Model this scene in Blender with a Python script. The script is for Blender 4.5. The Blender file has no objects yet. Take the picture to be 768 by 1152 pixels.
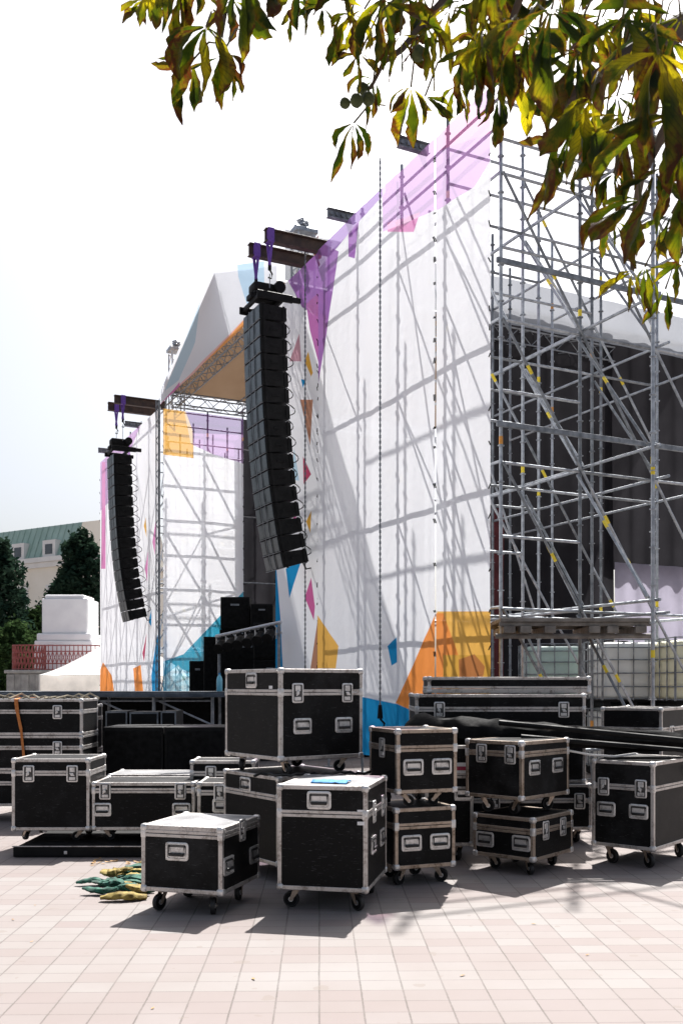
import bpy, bmesh, math, random
from mathutils import Vector, Matrix, noise
random.seed(7)
R = math.radians
scene = bpy.context.scene
COL = scene.collection

# ------------------------------------------------------------------ camera numbers
F = 1100.0      # focal length in photo pixels
HY = 770.0      # horizon row
EYE = 1.55

def PX(px, Y):            # lateral position of a photo column at depth Y
    return (px - 384.0) * Y / F
def PZ(py, Y):
    return EYE - (py - HY) * Y / F

# ------------------------------------------------------------------ mesh builder
class MB:
    def __init__(s):
        s.v = []; s.f = []; s.m = []; s.uv = None
    def add(s, vs, fs, mi=0):
        n = len(s.v)
        s.v.extend([Vector(a) for a in vs])
        for f in fs:
            s.f.append([i + n for i in f]); s.m.append(mi)
    def bm(s, b, mat=None, mi=0):
        n = len(s.v)
        b.verts.ensure_lookup_table(); b.verts.index_update()
        for v in b.verts:
            s.v.append((mat @ v.co) if mat else v.co.copy())
        for f in b.faces:
            s.f.append([v.index + n for v in f.verts]); s.m.append(mi)
        b.free()
    def box(s, c, size, bev=0.0, seg=1, rot=None, mi=0):
        b = bmesh.new()
        bmesh.ops.create_cube(b, size=1.0)
        for v in b.verts:
            v.co = Vector((v.co.x * size[0], v.co.y * size[1], v.co.z * size[2]))
        if bev > 0:
            bev = min(bev, 0.48 * min(size))
            bmesh.ops.bevel(b, geom=b.edges[:], offset=bev, segments=seg, affect='EDGES', profile=0.5)
        M = Matrix.Translation(Vector(c))
        if rot: M = M @ rot
        s.bm(b, M, mi)
    def box2(s, lo, hi, bev=0.0, seg=1, mi=0):
        lo = Vector(lo); hi = Vector(hi)
        s.box((lo + hi) / 2, [abs(a) for a in (hi - lo)], bev, seg, None, mi)
    def cyl(s, p, q, r, n=8, r2=None, caps=True, mi=0):
        p = Vector(p); q = Vector(q); d = q - p
        if d.length < 1e-6: return
        if r2 is None: r2 = r
        z = d.normalized()
        a = Vector((0, 0, 1)) if abs(z.z) < 0.9 else Vector((1, 0, 0))
        x = z.cross(a).normalized(); y = z.cross(x)
        vs = []
        for k in range(n):
            t = 2 * math.pi * k / n
            o = x * math.cos(t) + y * math.sin(t)
            vs.append(p + o * r); vs.append(q + o * r2)
        fs = [[2 * k, 2 * k + 1, (2 * k + 3) % (2 * n), (2 * k + 2) % (2 * n)] for k in range(n)]
        if caps:
            fs.append([2 * k for k in range(n)]); fs.append([2 * k + 1 for k in range(n)][::-1])
        s.add(vs, fs, mi)
    def tube(s, pts, r, n=6, mi=0, taper=None):
        pts = [Vector(p) for p in pts]
        rings = []
        for i, p in enumerate(pts):
            t = (pts[min(i + 1, len(pts) - 1)] - pts[max(i - 1, 0)]).normalized()
            a = Vector((0, 0, 1)) if abs(t.z) < 0.9 else Vector((1, 0, 0))
            x = t.cross(a).normalized(); y = t.cross(x)
            rr = r if taper is None else r + (taper - r) * i / (len(pts) - 1)
            rings.append([p + (x * math.cos(2 * math.pi * k / n) + y * math.sin(2 * math.pi * k / n)) * rr for k in range(n)])
        base = len(s.v)
        for rg in rings: s.v.extend(rg)
        for i in range(len(rings) - 1):
            for k in range(n):
                a = base + i * n + k; b = base + i * n + (k + 1) % n
                s.f.append([a, b, b + n, a + n]); s.m.append(mi)
        s.f.append([base + k for k in range(n)][::-1]); s.m.append(mi)
        e = base + (len(rings) - 1) * n
        s.f.append([e + k for k in range(n)]); s.m.append(mi)
    def mesh(s, name, mats, smooth=False):
        me = bpy.data.meshes.new(name)
        me.from_pydata([tuple(v) for v in s.v], [], s.f)
        if not isinstance(mats, (list, tuple)): mats = [mats]
        for m in mats: me.materials.append(m)
        me.polygons.foreach_set('material_index', s.m)
        b = bmesh.new(); b.from_mesh(me)
        bmesh.ops.recalc_face_normals(b, faces=b.faces[:])
        b.to_mesh(me); b.free()
        if smooth:
            me.polygons.foreach_set('use_smooth', [True] * len(me.polygons))
            try: me.set_sharp_from_angle(angle=R(35))
            except Exception: pass
        me.update()
        return me
    def build(s, name, mats, parent=None, loc=(0, 0, 0), rot=(0, 0, 0), smooth=False):
        return link(name, s.mesh(name, mats, smooth), parent, loc, rot)

def link(name, me, parent=None, loc=(0, 0, 0), rot=(0, 0, 0)):
    o = bpy.data.objects.new(name, me)
    COL.objects.link(o)
    if parent: o.parent = parent
    o.location = loc; o.rotation_euler = rot
    return o
def tag(o, label=None, cat=None, group=None, kind=None):
    if label: o['label'] = label
    if cat: o['category'] = cat
    if group: o['group'] = group
    if kind: o['kind'] = kind
    return o
def thing(name, label, cat, loc=(0, 0, 0), rz=0.0, group=None):
    o = bpy.data.objects.new(name, None); COL.objects.link(o)
    o.location = loc; o.rotation_euler = (0, 0, rz)
    o.empty_display_size = 0.2
    return tag(o, label, cat, group)

# ------------------------------------------------------------------ materials
def srgb(r, g, b):
    def c(x):
        x /= 255.0
        return x / 12.92 if x <= 0.04045 else ((x + 0.055) / 1.055) ** 2.4
    return (c(r), c(g), c(b), 1)
class NT:
    def __init__(s, name):
        s.mat = bpy.data.materials.new(name); s.mat.use_nodes = True
        s.t = s.mat.node_tree; s.t.nodes.clear()
        s.out = s.t.nodes.new('ShaderNodeOutputMaterial')
    def n(s, kind, **kw):
        nd = s.t.nodes.new('ShaderNode' + kind)
        for k, v in kw.items():
            if k in nd.inputs and not hasattr(nd, k): nd.inputs[k].default_value = v
            else: setattr(nd, k, v)
        return nd
    def l(s, a, b): s.t.links.new(a, b)
    def val(s, x, sock):
        if hasattr(x, 'links') or hasattr(x, 'is_linked'): s.l(x, sock)
        else: sock.default_value = x
    def math(s, op, a, b=None, c=None, clamp=False):
        nd = s.t.nodes.new('ShaderNodeMath'); nd.operation = op; nd.use_clamp = clamp
        for i, x in enumerate((a, b, c)):
            if x is not None: s.val(x, nd.inputs[i])
        return nd.outputs[0]
    def mix(s, f, a, b):
        nd = s.t.nodes.new('ShaderNodeMix'); nd.data_type = 'RGBA'
        s.val(f, nd.inputs[0]); s.val(a, nd.inputs[6]); s.val(b, nd.inputs[7])
        return nd.outputs[2]
    def noise(s, vec, scale, detail=4, rough=0.55):
        nd = s.t.nodes.new('ShaderNodeTexNoise')
        nd.inputs['Scale'].default_value = scale; nd.inputs['Detail'].default_value = detail
        nd.inputs['Roughness'].default_value = rough
        if vec is not None: s.l(vec, nd.inputs['Vector'])
        return nd.outputs['Fac']
    def ramp(s, f, stops):
        nd = s.t.nodes.new('ShaderNodeValToRGB')
        e = nd.color_ramp.elements
        while len(e) < len(stops): e.new(0.5)
        for i, (p, c) in enumerate(stops):
            e[i].position = p; e[i].color = c if len(c) == 4 else (*c, 1)
        s.l(f, nd.inputs[0]); return nd.outputs[0]
    def bump(s, h, strength=0.3, dist=0.01):
        nd = s.t.nodes.new('ShaderNodeBump'); nd.inputs['Strength'].default_value = strength
        nd.inputs['Distance'].default_value = dist; s.l(h, nd.inputs['Height']); return nd.outputs[0]
    def obj(s): return s.t.nodes.new('ShaderNodeTexCoord').outputs['Object']
    def geo(s): return s.t.nodes.new('ShaderNodeNewGeometry').outputs['Position']
    def uv(s): return s.t.nodes.new('ShaderNodeTexCoord').outputs['UV']

def simple(name, a, b, scale=6.0, rough=0.5, metal=0.0, rvar=0.15, bump=0.0, bscale=60, spec=0.5, detail=5, lo=0.35, hi=0.65):
    t = NT(name)
    p = t.geo() 
    nz = t.noise(p, scale, detail)
    c = t.ramp(nz, [(lo, a), (hi, b)])
    bs = t.n('BsdfPrincipled')
    t.l(c, bs.inputs['Base Color'])
    bs.inputs['Metallic'].default_value = metal
    bs.inputs['Specular IOR Level'].default_value = spec
    r = t.math('MULTIPLY_ADD', t.noise(p, scale * 2.3, 3), rvar * 2, rough - rvar)
    t.l(r, bs.inputs['Roughness'])
    if bump:
        t.l(t.bump(t.noise(p, bscale, 3), bump, 0.004), bs.inputs['Normal'])
    t.l(bs.outputs[0], t.out.inputs[0])
    return t.mat

def g(v, w=0, b=0): return (v + w, v, v + b, 1)
def make_panel():
    # black laminated ply: nearly black, fine grain, dusty scuffs and a few scratches
    t = NT('black_laminate'); p = t.geo()
    d = t.noise(p, 2.2, 6, 0.7)
    dust = t.math('MULTIPLY', t.math('SUBTRACT', d, 0.5, clamp=True), 0.08)
    w = t.n('TexNoise'); w.inputs['Scale'].default_value = 4.0; w.inputs['Detail'].default_value = 2.0
    mp = t.n('Mapping'); mp.inputs['Scale'].default_value = (5, 5, 60); mp.inputs['Rotation'].default_value = (0.35, 0.2, 0)
    t.l(p, mp.inputs[0]); t.l(mp.outputs[0], w.inputs['Vector'])
    scr = t.math('MULTIPLY', t.math('GREATER_THAN', w.outputs['Fac'], 0.69), 0.05)
    v = t.math('ADD', t.math('ADD', dust, scr), 0.0045)
    cc = t.n('CombineColor'); 
    t.l(v, cc.inputs[0]); t.l(v, cc.inputs[1]); t.l(t.math('MULTIPLY', v, 1.05), cc.inputs[2])
    bs = t.n('BsdfPrincipled'); t.l(cc.outputs[0], bs.inputs['Base Color'])
    t.l(t.math('MULTIPLY_ADD', d, 0.25, 0.36), bs.inputs['Roughness'])
    bs.inputs['Specular IOR Level'].default_value = 0.13
    vor = t.n('TexVoronoi'); vor.inputs['Scale'].default_value = 420; t.l(p, vor.inputs['Vector'])
    t.l(t.bump(vor.outputs['Distance'], 0.25, 0.0015), bs.inputs['Normal'])
    t.l(bs.outputs[0], t.out.inputs[0]); return t.mat
M_panel = make_panel()
def make_alu(name, tone, dirt):
    t = NT(name); p = t.geo()
    n1 = t.noise(p, 9, 6, 0.7); n2 = t.noise(p, 55, 4, 0.7)
    f = t.math('ADD', t.math('MULTIPLY', n1, 0.6), t.math('MULTIPLY', n2, 0.4))
    c = t.ramp(f, [(0.36, dirt), (0.5, tone), (0.7, tuple(min(1, x * 1.12) for x in tone[:3]) + (1,))])
    bs = t.n('BsdfPrincipled'); t.l(c, bs.inputs['Base Color'])
    bs.inputs['Metallic'].default_value = 0.75
    t.l(t.math('MULTIPLY_ADD', n2, 0.4, 0.22), bs.inputs['Roughness'])
    t.l(t.bump(n2, 0.25, 0.002), bs.inputs['Normal'])
    t.l(bs.outputs[0], t.out.inputs[0]); return t.mat
M_alu = make_alu('worn_aluminium', (0.52, 0.495, 0.475, 1), (0.17, 0.14, 0.12, 1))
M_alu_old = make_alu('tarnished_aluminium', (0.40, 0.33, 0.27, 1), (0.12, 0.085, 0.06, 1))
M_chrome = make_alu('zinc_hardware', (0.66, 0.65, 0.64, 1), (0.30, 0.28, 0.26, 1))
M_greyglare = simple('grey_glare_laminate', (.16, .16, .165, 1), (.30, .30, .31, 1), 3.5, 0.42, 0.1, bump=.2)  # lighter grey for lid tops, sun and sky glare put into the colour
M_darkdish = simple('dish_shadow', g(0.05), g(0.10), 40, 0.35, 0.6)
M_rubber = simple('black_rubber', g(0.007), g(0.018), 30, 0.6, 0, bump=0.2)
M_black = simple('matt_black', g(0.005), g(0.011), 8, 0.6, 0, spec=0.15)
M_blackcloth = simple('black_cloth', g(0.005), g(0.012), 14, 0.85, 0, bump=0.4, bscale=200, spec=0.1)
M_galv = simple('galvanised_tube', (0.26, 0.28, 0.31, 1), (0.46, 0.49, 0.52, 1), 12, 0.42, 0.6)
M_galv_dark = simple('weathered_tube', (0.13, 0.145, 0.16, 1), (0.28, 0.30, 0.32, 1), 9, 0.5, 0.5)
M_yellow = simple('yellow_tape', (0.75, 0.55, 0.02, 1), (0.85, 0.68, 0.05, 1), 30, 0.5)
M_orange = simple('orange_clamp', (0.55, 0.22, 0.03, 1), (0.65, 0.3, 0.05, 1), 30, 0.5)
M_steelbrown = simple('rusty_beam', (0.045, 0.03, 0.024, 1), (0.09, 0.055, 0.04, 1), 7, 0.65, 0.1)
M_truss = simple('truss_aluminium', (0.45, 0.46, 0.48, 1), (0.6, 0.61, 0.63, 1), 20, 0.38, 0.7)
M_stone = simple('grey_stone', (0.26, 0.25, 0.235, 1), (0.40, 0.385, 0.36, 1), 3, 0.85, 0, bump=0.3, bscale=14)
M_white = simple('white_stone', (0.80, 0.80, 0.81, 1), (0.88, 0.88, 0.88, 1), 1.5, 0.8, 0, bump=0.2, bscale=10)
M_redrail = simple('red_iron', (0.22, 0.05, 0.045, 1), (0.32, 0.08, 0.07, 1), 8, 0.55)
M_wall = simple('cream_render', (0.78, 0.73, 0.62, 1), (0.84, 0.79, 0.69, 1), 0.5, 0.9)
M_trimwhite = simple('white_moulding', (0.70, 0.69, 0.66, 1), (0.78, 0.77, 0.74, 1), 1, 0.8)
M_roofgreen = simple('green_metal_roof', (0.27, 0.40, 0.34, 1), (0.34, 0.47, 0.41, 1), 0.6, 0.55)
M_glass = simple('window_glass', (0.03, 0.04, 0.05, 1), (0.07, 0.08, 0.09, 1), 0.7, 0.12, 0, rvar=0.05, spec=0.8)
M_deckwood = simple('grey_planks', (0.13, 0.115, 0.10, 1), (0.24, 0.22, 0.195, 1), 7, 0.8, 0, bump=0.3)
M_bark = simple('bark', (0.05, 0.036, 0.026, 1), (0.10, 0.075, 0.055, 1), 14, 0.9, 0, bump=0.8, bscale=40)
M_strapviolet = simple('violet_sling', (0.12, 0.05, 0.30, 1), (0.17, 0.08, 0.38, 1), 30, 0.8)
M_straporange = simple('orange_strap', (0.42, 0.13, 0.03, 1), (0.55, 0.2, 0.05, 1), 30, 0.8)
M_green = simple('green_webbing', (0.003, 0.030, 0.022, 1), (0.010, 0.115, 0.075, 1), 22, 0.8, 0, bump=0.5, bscale=120)
M_ochre = simple('ochre_webbing', (0.14, 0.095, 0.02, 1), (0.36, 0.27, 0.07, 1), 18, 0.85, 0, bump=0.5, bscale=120)
M_blue = simple('blue_cloth', (0.02, 0.16, 0.40, 1), (0.05, 0.28, 0.55, 1), 20, 0.8)
M_redhook = simple('red_motor', (0.40, 0.07, 0.04, 1), (0.5, 0.12, 0.06, 1), 12, 0.5)
M_drypale = simple('dry_leaf', (0.22, 0.11, 0.04, 1), (0.45, 0.27, 0.10, 1), 40, 0.8)
M_fruit = simple('conker_husk', (0.03, 0.045, 0.010, 1), (0.06, 0.075, 0.018, 1), 60, 0.7, bump=0.6, bscale=150)
M_sticker = simple('white_sticker', (0.7, 0.7, 0.7, 1), (0.8, 0.8, 0.8, 1), 30, 0.5)
M_redsticker = simple('red_sticker', (0.35, 0.02, 0.06, 1), (0.42, 0.03, 0.08, 1), 30, 0.5)

# pavers
def make_paving():
    t = NT('pink_pavers'); p = t.geo()
    rot = t.n('Mapping'); rot.inputs['Rotation'].default_value = (0, 0, R(-1.3)); t.l(p, rot.inputs[0])
    sp = t.n('SeparateXYZ'); t.l(rot.outputs[0], sp.inputs[0])
    S = 0.212
    wob = t.math('MULTIPLY', t.math('SUBTRACT', t.noise(p, 3.0, 3), 0.5), 0.007)
    gx = t.math('DIVIDE', t.math('ADD', sp.outputs[0], wob), S); gy = t.math('DIVIDE', t.math('ADD', sp.outputs[1], wob), 0.165)
    ix = t.math('FLOOR', gx); iy = t.math('FLOOR', gy)
    fx = t.math('FRACT', gx); fy = t.math('FRACT', gy)
    ex = t.math('MINIMUM', fx, t.math('SUBTRACT', 1.0, fx))
    ey = t.math('MINIMUM', fy, t.math('SUBTRACT', 1.0, fy))
    jit = t.math('MULTIPLY', t.noise(p, 40, 2), 0.03)
    jx = t.math('LESS_THAN', t.math('SUBTRACT', ex, jit), 0.006)
    jy = t.math('LESS_THAN', t.math('SUBTRACT', ey, jit), 0.018)
    cv = t.n('CombineXYZ'); t.l(ix, cv.inputs[0]); t.l(iy, cv.inputs[1])
    wn = t.n('TexWhiteNoise'); wn.noise_dimensions = '2D'; t.l(cv.outputs[0], wn.inputs['Vector'])
    cr = t.n('CombineXYZ'); t.l(t.math('FLOOR', t.math('DIVIDE', iy, 3.0)), cr.inputs[0])
    wr = t.n('TexWhiteNoise'); wr.noise_dimensions = '2D'; t.l(cr.outputs[0], wr.inputs['Vector'])
    band = t.math('ADD', t.math('MULTIPLY', wr.outputs[0], 0.6), t.math('MULTIPLY', wn.outputs[0], 0.4))
    base = t.ramp(band, [(0.25, (0.218, 0.193, 0.186, 1)), (0.5, (0.208, 0.176, 0.169, 1)), (0.8, (0.236, 0.219, 0.211, 1))])
    sp2 = t.noise(p, 260, 3, 0.8); sp3 = t.noise(p, 0.9, 5, 0.6)
    k = t.math('ADD', t.math('MULTIPLY', sp2, 0.5), t.math('MULTIPLY', sp3, 0.7))
    base = t.mix(t.math('MULTIPLY', t.math('SUBTRACT', 0.72, k, clamp=True), 1.4, clamp=True), base, (0.17, 0.14, 0.125, 1))
    jm = t.math('MAXIMUM', t.math('MULTIPLY', jx, 0.62), t.math('MULTIPLY', jy, 0.36))
    jm = t.math('MULTIPLY', jm, t.math('MULTIPLY_ADD', t.noise(p, 5, 3), 1.2, 0.2, clamp=True))
    base = t.mix(jm, base, (0.05, 0.042, 0.035, 1))
    st = t.math('GREATER_THAN', t.noise(p, 6.3, 2, 0.4), 0.70)
    big = t.noise(p, 0.55, 6, 0.65); base = t.mix(t.math('MULTIPLY_ADD', big, 2.2, -1.15, clamp=True), base, (0.20, 0.17, 0.16, 1))
    base = t.mix(t.math('MULTIPLY', st, 0.5), base, (0.18, 0.15, 0.13, 1))
    bs = t.n('BsdfPrincipled'); t.l(base, bs.inputs['Base Color'])
    bs.inputs['Roughness'].default_value = 0.82; bs.inputs['Specular IOR Level'].default_value = 0.3
    h = t.math('SUBTRACT', t.math('MULTIPLY', sp2, 0.25), jm)
    t.l(t.bump(h, 0.35, 0.004), bs.inputs['Normal'])
    t.l(bs.outputs[0], t.out.inputs[0]); return t.mat

def fabric(name, base, polys, transp=0.05, transl=0.36, extra=None):
    """translucent printed mesh fabric; polys = list of (convex uv polygon, colour, extra see-through)"""
    t = NT(name); uv = t.uv()
    sp = t.n('SeparateXYZ'); t.l(uv, sp.inputs[0])
    col = base; tr = transp
    wnz = t.noise(uv, 1.3, 4)
    col = t.mix(t.math('MULTIPLY', wnz, 0.25), base, tuple(x * 0.86 for x in base[:3]) + (1,))
    first = True
    for pts, c, et in polys:
        A = sum(pts[i][0] * pts[(i + 1) % len(pts)][1] - pts[(i + 1) % len(pts)][0] * pts[i][1] for i in range(len(pts)))
        if A < 0: pts = pts[::-1]
        m = None
        for i in range(len(pts)):
            x0, y0 = pts[i]; x1, y1 = pts[(i + 1) % len(pts)]
            ex, ey = x1 - x0, y1 - y0; L = math.hypot(ex, ey)
            if L < 1e-5: continue
            nx, ny = -ey / L, ex / L
            d = t.math('MULTIPLY_ADD', sp.outputs[0], nx, t.math('MULTIPLY_ADD', sp.outputs[1], ny, -(nx * x0 + ny * y0)))
            m = d if m is None else t.math('MINIMUM', m, d)
        mask = t.math('MULTIPLY_ADD', m, 60.0, 0.5, clamp=True)
        col = t.mix(mask, col, c)
        if et: tr = t.math('MULTIPLY_ADD', mask, et, tr)
    df = t.n('BsdfDiffuse'); tl = t.n('BsdfTranslucent'); tp = t.n('BsdfTransparent')
    t.l(col, df.inputs[0]); t.l(col, tl.inputs[0]); t.l(t.mix(0.5, col, (1, 1, 1, 1)), tp.inputs[0])
    nz = t.bump(t.noise(uv, 6, 5), 0.25, 0.03)
    t.l(nz, df.inputs['Normal']); t.l(nz, tl.inputs['Normal'])
    a = t.n('MixShader'); a.inputs[0].default_value = transl
    t.l(df.outputs[0], a.inputs[1]); t.l(tl.outputs[0], a.inputs[2])
    b = t.n('MixShader'); t.val(tr, b.inputs[0])
    t.l(a.outputs[0], b.inputs[1]); t.l(tp.outputs[0], b.inputs[2])
    t.l(b.outputs[0], t.out.inputs[0]); return t.mat

# ------------------------------------------------------------------ camera, light, world
cam = bpy.data.cameras.new('camera'); co = bpy.data.objects.new('camera', cam); COL.objects.link(co)
scene.camera = co
co.location = (0, 0, EYE); co.rotation_euler = (R(90), 0, 0)
cam.sensor_fit = 'VERTICAL'; cam.sensor_height = 24; cam.sensor_width = 16
cam.lens = F / 1152.0 * 24
cam.shift_y = (HY - 576.0) / 1152.0
cam.clip_start = 0.05; cam.clip_end = 2000
cam.dof.use_dof = True; cam.dof.focus_distance = 8.5; cam.dof.aperture_fstop = 8

SUN_AZ, SUN_EL = R(14), R(53)
sv = Vector((math.sin(SUN_AZ) * math.cos(SUN_EL), math.cos(SUN_AZ) * math.cos(SUN_EL), math.sin(SUN_EL)))
sl = bpy.data.lights.new('sun', 'SUN'); so = bpy.data.objects.new('sun', sl); COL.objects.link(so)
so.rotation_euler = sv.to_track_quat('Z', 'Y').to_euler(); so.location = (3, 10, 30)
sl.energy = 4.5; sl.angle = R(0.53); sl.color = (1.0, 0.97, 0.93)
w = bpy.data.worlds.new('World'); scene.world = w; w.use_nodes = True
nt = w.node_tree; nt.nodes.clear()
bg = nt.nodes.new('ShaderNodeBackground'); ow = nt.nodes.new('ShaderNodeOutputWorld')
sky = nt.nodes.new('ShaderNodeTexSky'); sky.sky_type = 'NISHITA'; sky.sun_disc = False
sky.sun_elevation = SUN_EL; sky.sun_rotation = SUN_AZ; sky.air_density = 1.0; sky.dust_density = 5.0; sky.ozone_density = 2.5
hs = nt.nodes.new('ShaderNodeHueSaturation'); hs.inputs['Saturation'].default_value = 0.6   # hazy, washed-out summer sky
nt.links.new(sky.outputs[0], hs.inputs['Color']); nt.links.new(hs.outputs[0], bg.inputs[0]); bg.inputs[1].default_value = 0.063
nt.links.new(bg.outputs[0], ow.inputs[0])
scene.view_settings.view_transform = 'Standard'; scene.view_settings.look = 'None'
scene.view_settings.exposure = 1.36; scene.view_settings.gamma = 1.0

# ------------------------------------------------------------------ ground
gm = MB(); gm.add([(-700, -60, 0), (700, -60, 0), (700, 1500, 0), (-700, 1500, 0)], [[0, 1, 2, 3]])
tag(gm.build('ground', make_paving()), kind='structure')

# ================================================================== FLIGHT CASES
_cache = {}
def m_corner():
    if 'corner' not in _cache:
        b = MB(); b.box((0.018, 0.018, 0.018), (0.052, 0.052, 0.052), 0.017, 3)
        b.cyl((0.034, -0.0085, 0.018), (0.034, -0.0105, 0.018), 0.005, 8)
        b.cyl((-0.0085, 0.034, 0.018), (-0.0105, 0.034, 0.018), 0.005, 8)
        _cache['corner'] = b.mesh('corner', M_chrome, True)
    return _cache['corner']
def rring(mb, w, h, rad, wid, y0, y1, n=5, mi=0):
    """rounded rectangular ring in the xz plane, standing out from y0 to y1 (y1 < y0: towards -y)"""
    def loop(w, h, r):
        out = []
        for cx, cz, a0 in ((w/2-r, h/2-r, 0), (-w/2+r, h/2-r, 90), (-w/2+r, -h/2+r, 180), (w/2-r, -h/2+r, 270)):
            for k in range(n):
                a = R(a0 + 90.0 * k / (n - 1)); out.append((cx + r * math.cos(a), cz + r * math.sin(a)))
        return out
    o = loop(w, h, rad); i = loop(w - 2 * wid, h - 2 * wid, max(0.003, rad - wid * 0.6)); o2 = loop(w - 0.006, h - 0.006, rad)
    N = len(o)
    vs = [(x, y0, z) for x, z in o] + [(x, (y0+y1*3)/4, z) for x, z in o] + [(x, y1, z) for x, z in o2] + [(x, y1, z) for x, z in i] + [(x, y0, z) for x, z in i]
    fs = []
    for r in range(4):
        for k in range(N):
            fs.append([r*N+k, r*N+(k+1) % N, (r+1)*N+(k+1) % N, (r+1)*N+k])
    mb.add(vs, fs, mi)
    return i
def m_handle():
    if 'handle' not in _cache:
        b = MB(); i = rring(b, 0.17, 0.125, 0.022, 0.016, 0.0, -0.007)
        b.add([(x, -0.0015, z) for x, z in i], [list(range(len(i)))], 1)
        # sloping lower lip of the dish catching light
        b.add([(-0.066, -0.0018, -0.045), (0.066, -0.0018, -0.045), (0.062, -0.0030, 0.028), (-0.062, -0.0030, 0.028)], [[0, 1, 2, 3]], 0)
        for x in (-0.076, 0.076):
            for z in (-0.054, 0.054): b.cyl((x, -0.007, z), (x, -0.009, z), 0.0045, 8)
        _cache['handle'] = b.mesh('handle', [M_chrome, M_darkdish], True)
        b = MB(); b.tube([(-0.058, -0.002, 0.036), (-0.058, -0.014, 0.028), (-0.056, -0.016, -0.018), (0.056, -0.016, -0.018), (0.058, -0.014, 0.028), (0.058, -0.002, 0.036)], 0.004, 6)
        b.box((0, -0.016, -0.020), (0.112, 0.014, 0.022), 0.006, 2)
        _cache['grip'] = b.mesh('grip', M_rubber, True)
    return _cache['handle'], _cache['grip']
def m_latch():
    if 'latch' not in _cache:
        b = MB(); i = rring(b, 0.105, 0.155, 0.016, 0.012, 0.0, -0.008)
        b.add([(x, -0.002, z) for x, z in i], [list(range(len(i)))], 1)
        b.box((0, -0.006, 0.036), (0.05, 0.008, 0.045), 0.003, 1)
        b.box((0, -0.005, -0.045), (0.06, 0.006, 0.030), 0.003, 1)
        _cache['latch'] = b.mesh('latch', [M_chrome, M_darkdish], True)
        b = MB(); b.cyl((0, -0.004, -0.006), (0, -0.016, -0.006), 0.015, 14)
        b.box((0, -0.015, -0.006), (0.05, 0.007, 0.013), 0.003, 2, Matrix.Rotation(R(28), 4, 'Y'))
        _cache['wing'] = b.mesh('wing', M_chrome, True)
    return _cache['latch'], _cache['wing']
def m_caster(H):
    k = 'caster%.3f' % H
    if k not in _cache:
        rw = H * 0.40
        b = MB(); b.box((0, 0, H - 0.004), (0.10, 0.085, 0.006), 0.002)
        b.cyl((0, 0, H - 0.007), (0, 0, H - 0.022), 0.026, 14)
        for s in (-1, 1):
            b.add([(s*0.021, -0.022, H-0.020), (s*0.021, 0.024, H-0.020), (s*0.021, 0.040+0.011, rw-0.008), (s*0.021, 0.040-0.013, rw-0.008)],
                  [[0, 1, 2, 3]])
            b.add([(s*0.024, -0.022, H-0.020), (s*0.024, 0.024, H-0.020), (s*0.024, 0.040+0.011, rw-0.008), (s*0.024, 0.040-0.013, rw-0.008)],
                  [[0, 1, 2, 3]])
        b.box((0, 0, H - 0.020), (0.048, 0.05, 0.004), 0.001)
        b.cyl((-0.028, 0.038, rw), (0.028, 0.038, rw), 0.007, 8)
        fm = b.mesh('caster', M_alu_old, True)
        b = MB()
        prof = [(-0.016, rw*0.80), (-0.016, rw*0.93), (-0.010, rw), (0.010, rw), (0.016, rw*0.93), (0.016, rw*0.80)]
        N = 22; vs = []; fs = []
        for q in range(N):
            a = 2 * math.pi * q / N
            for x, r in prof: vs.append((x, 0.038 + r * math.cos(a), rw + r * math.sin(a)))
        P = len(prof)
        for q in range(N):
            for j in range(P):
                fs.append([q*P+j, q*P+(j+1) % P, ((q+1) % N)*P+(j+1) % P, ((q+1) % N)*P+j])
        b.add(vs, fs, 0)
        b.cyl((-0.013, 0.038, rw), (0.013, 0.038, rw), rw * 0.81, 18, mi=1)
        b.cyl((-0.0175, 0.038, rw), (0.0175, 0.038, rw), rw * 0.32, 12, mi=2)
        wm = b.mesh('wheel', [M_rubber, M_black, M_chrome], True)
        _cache[k] = (fm, wm)
    return _cache[k]

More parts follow.
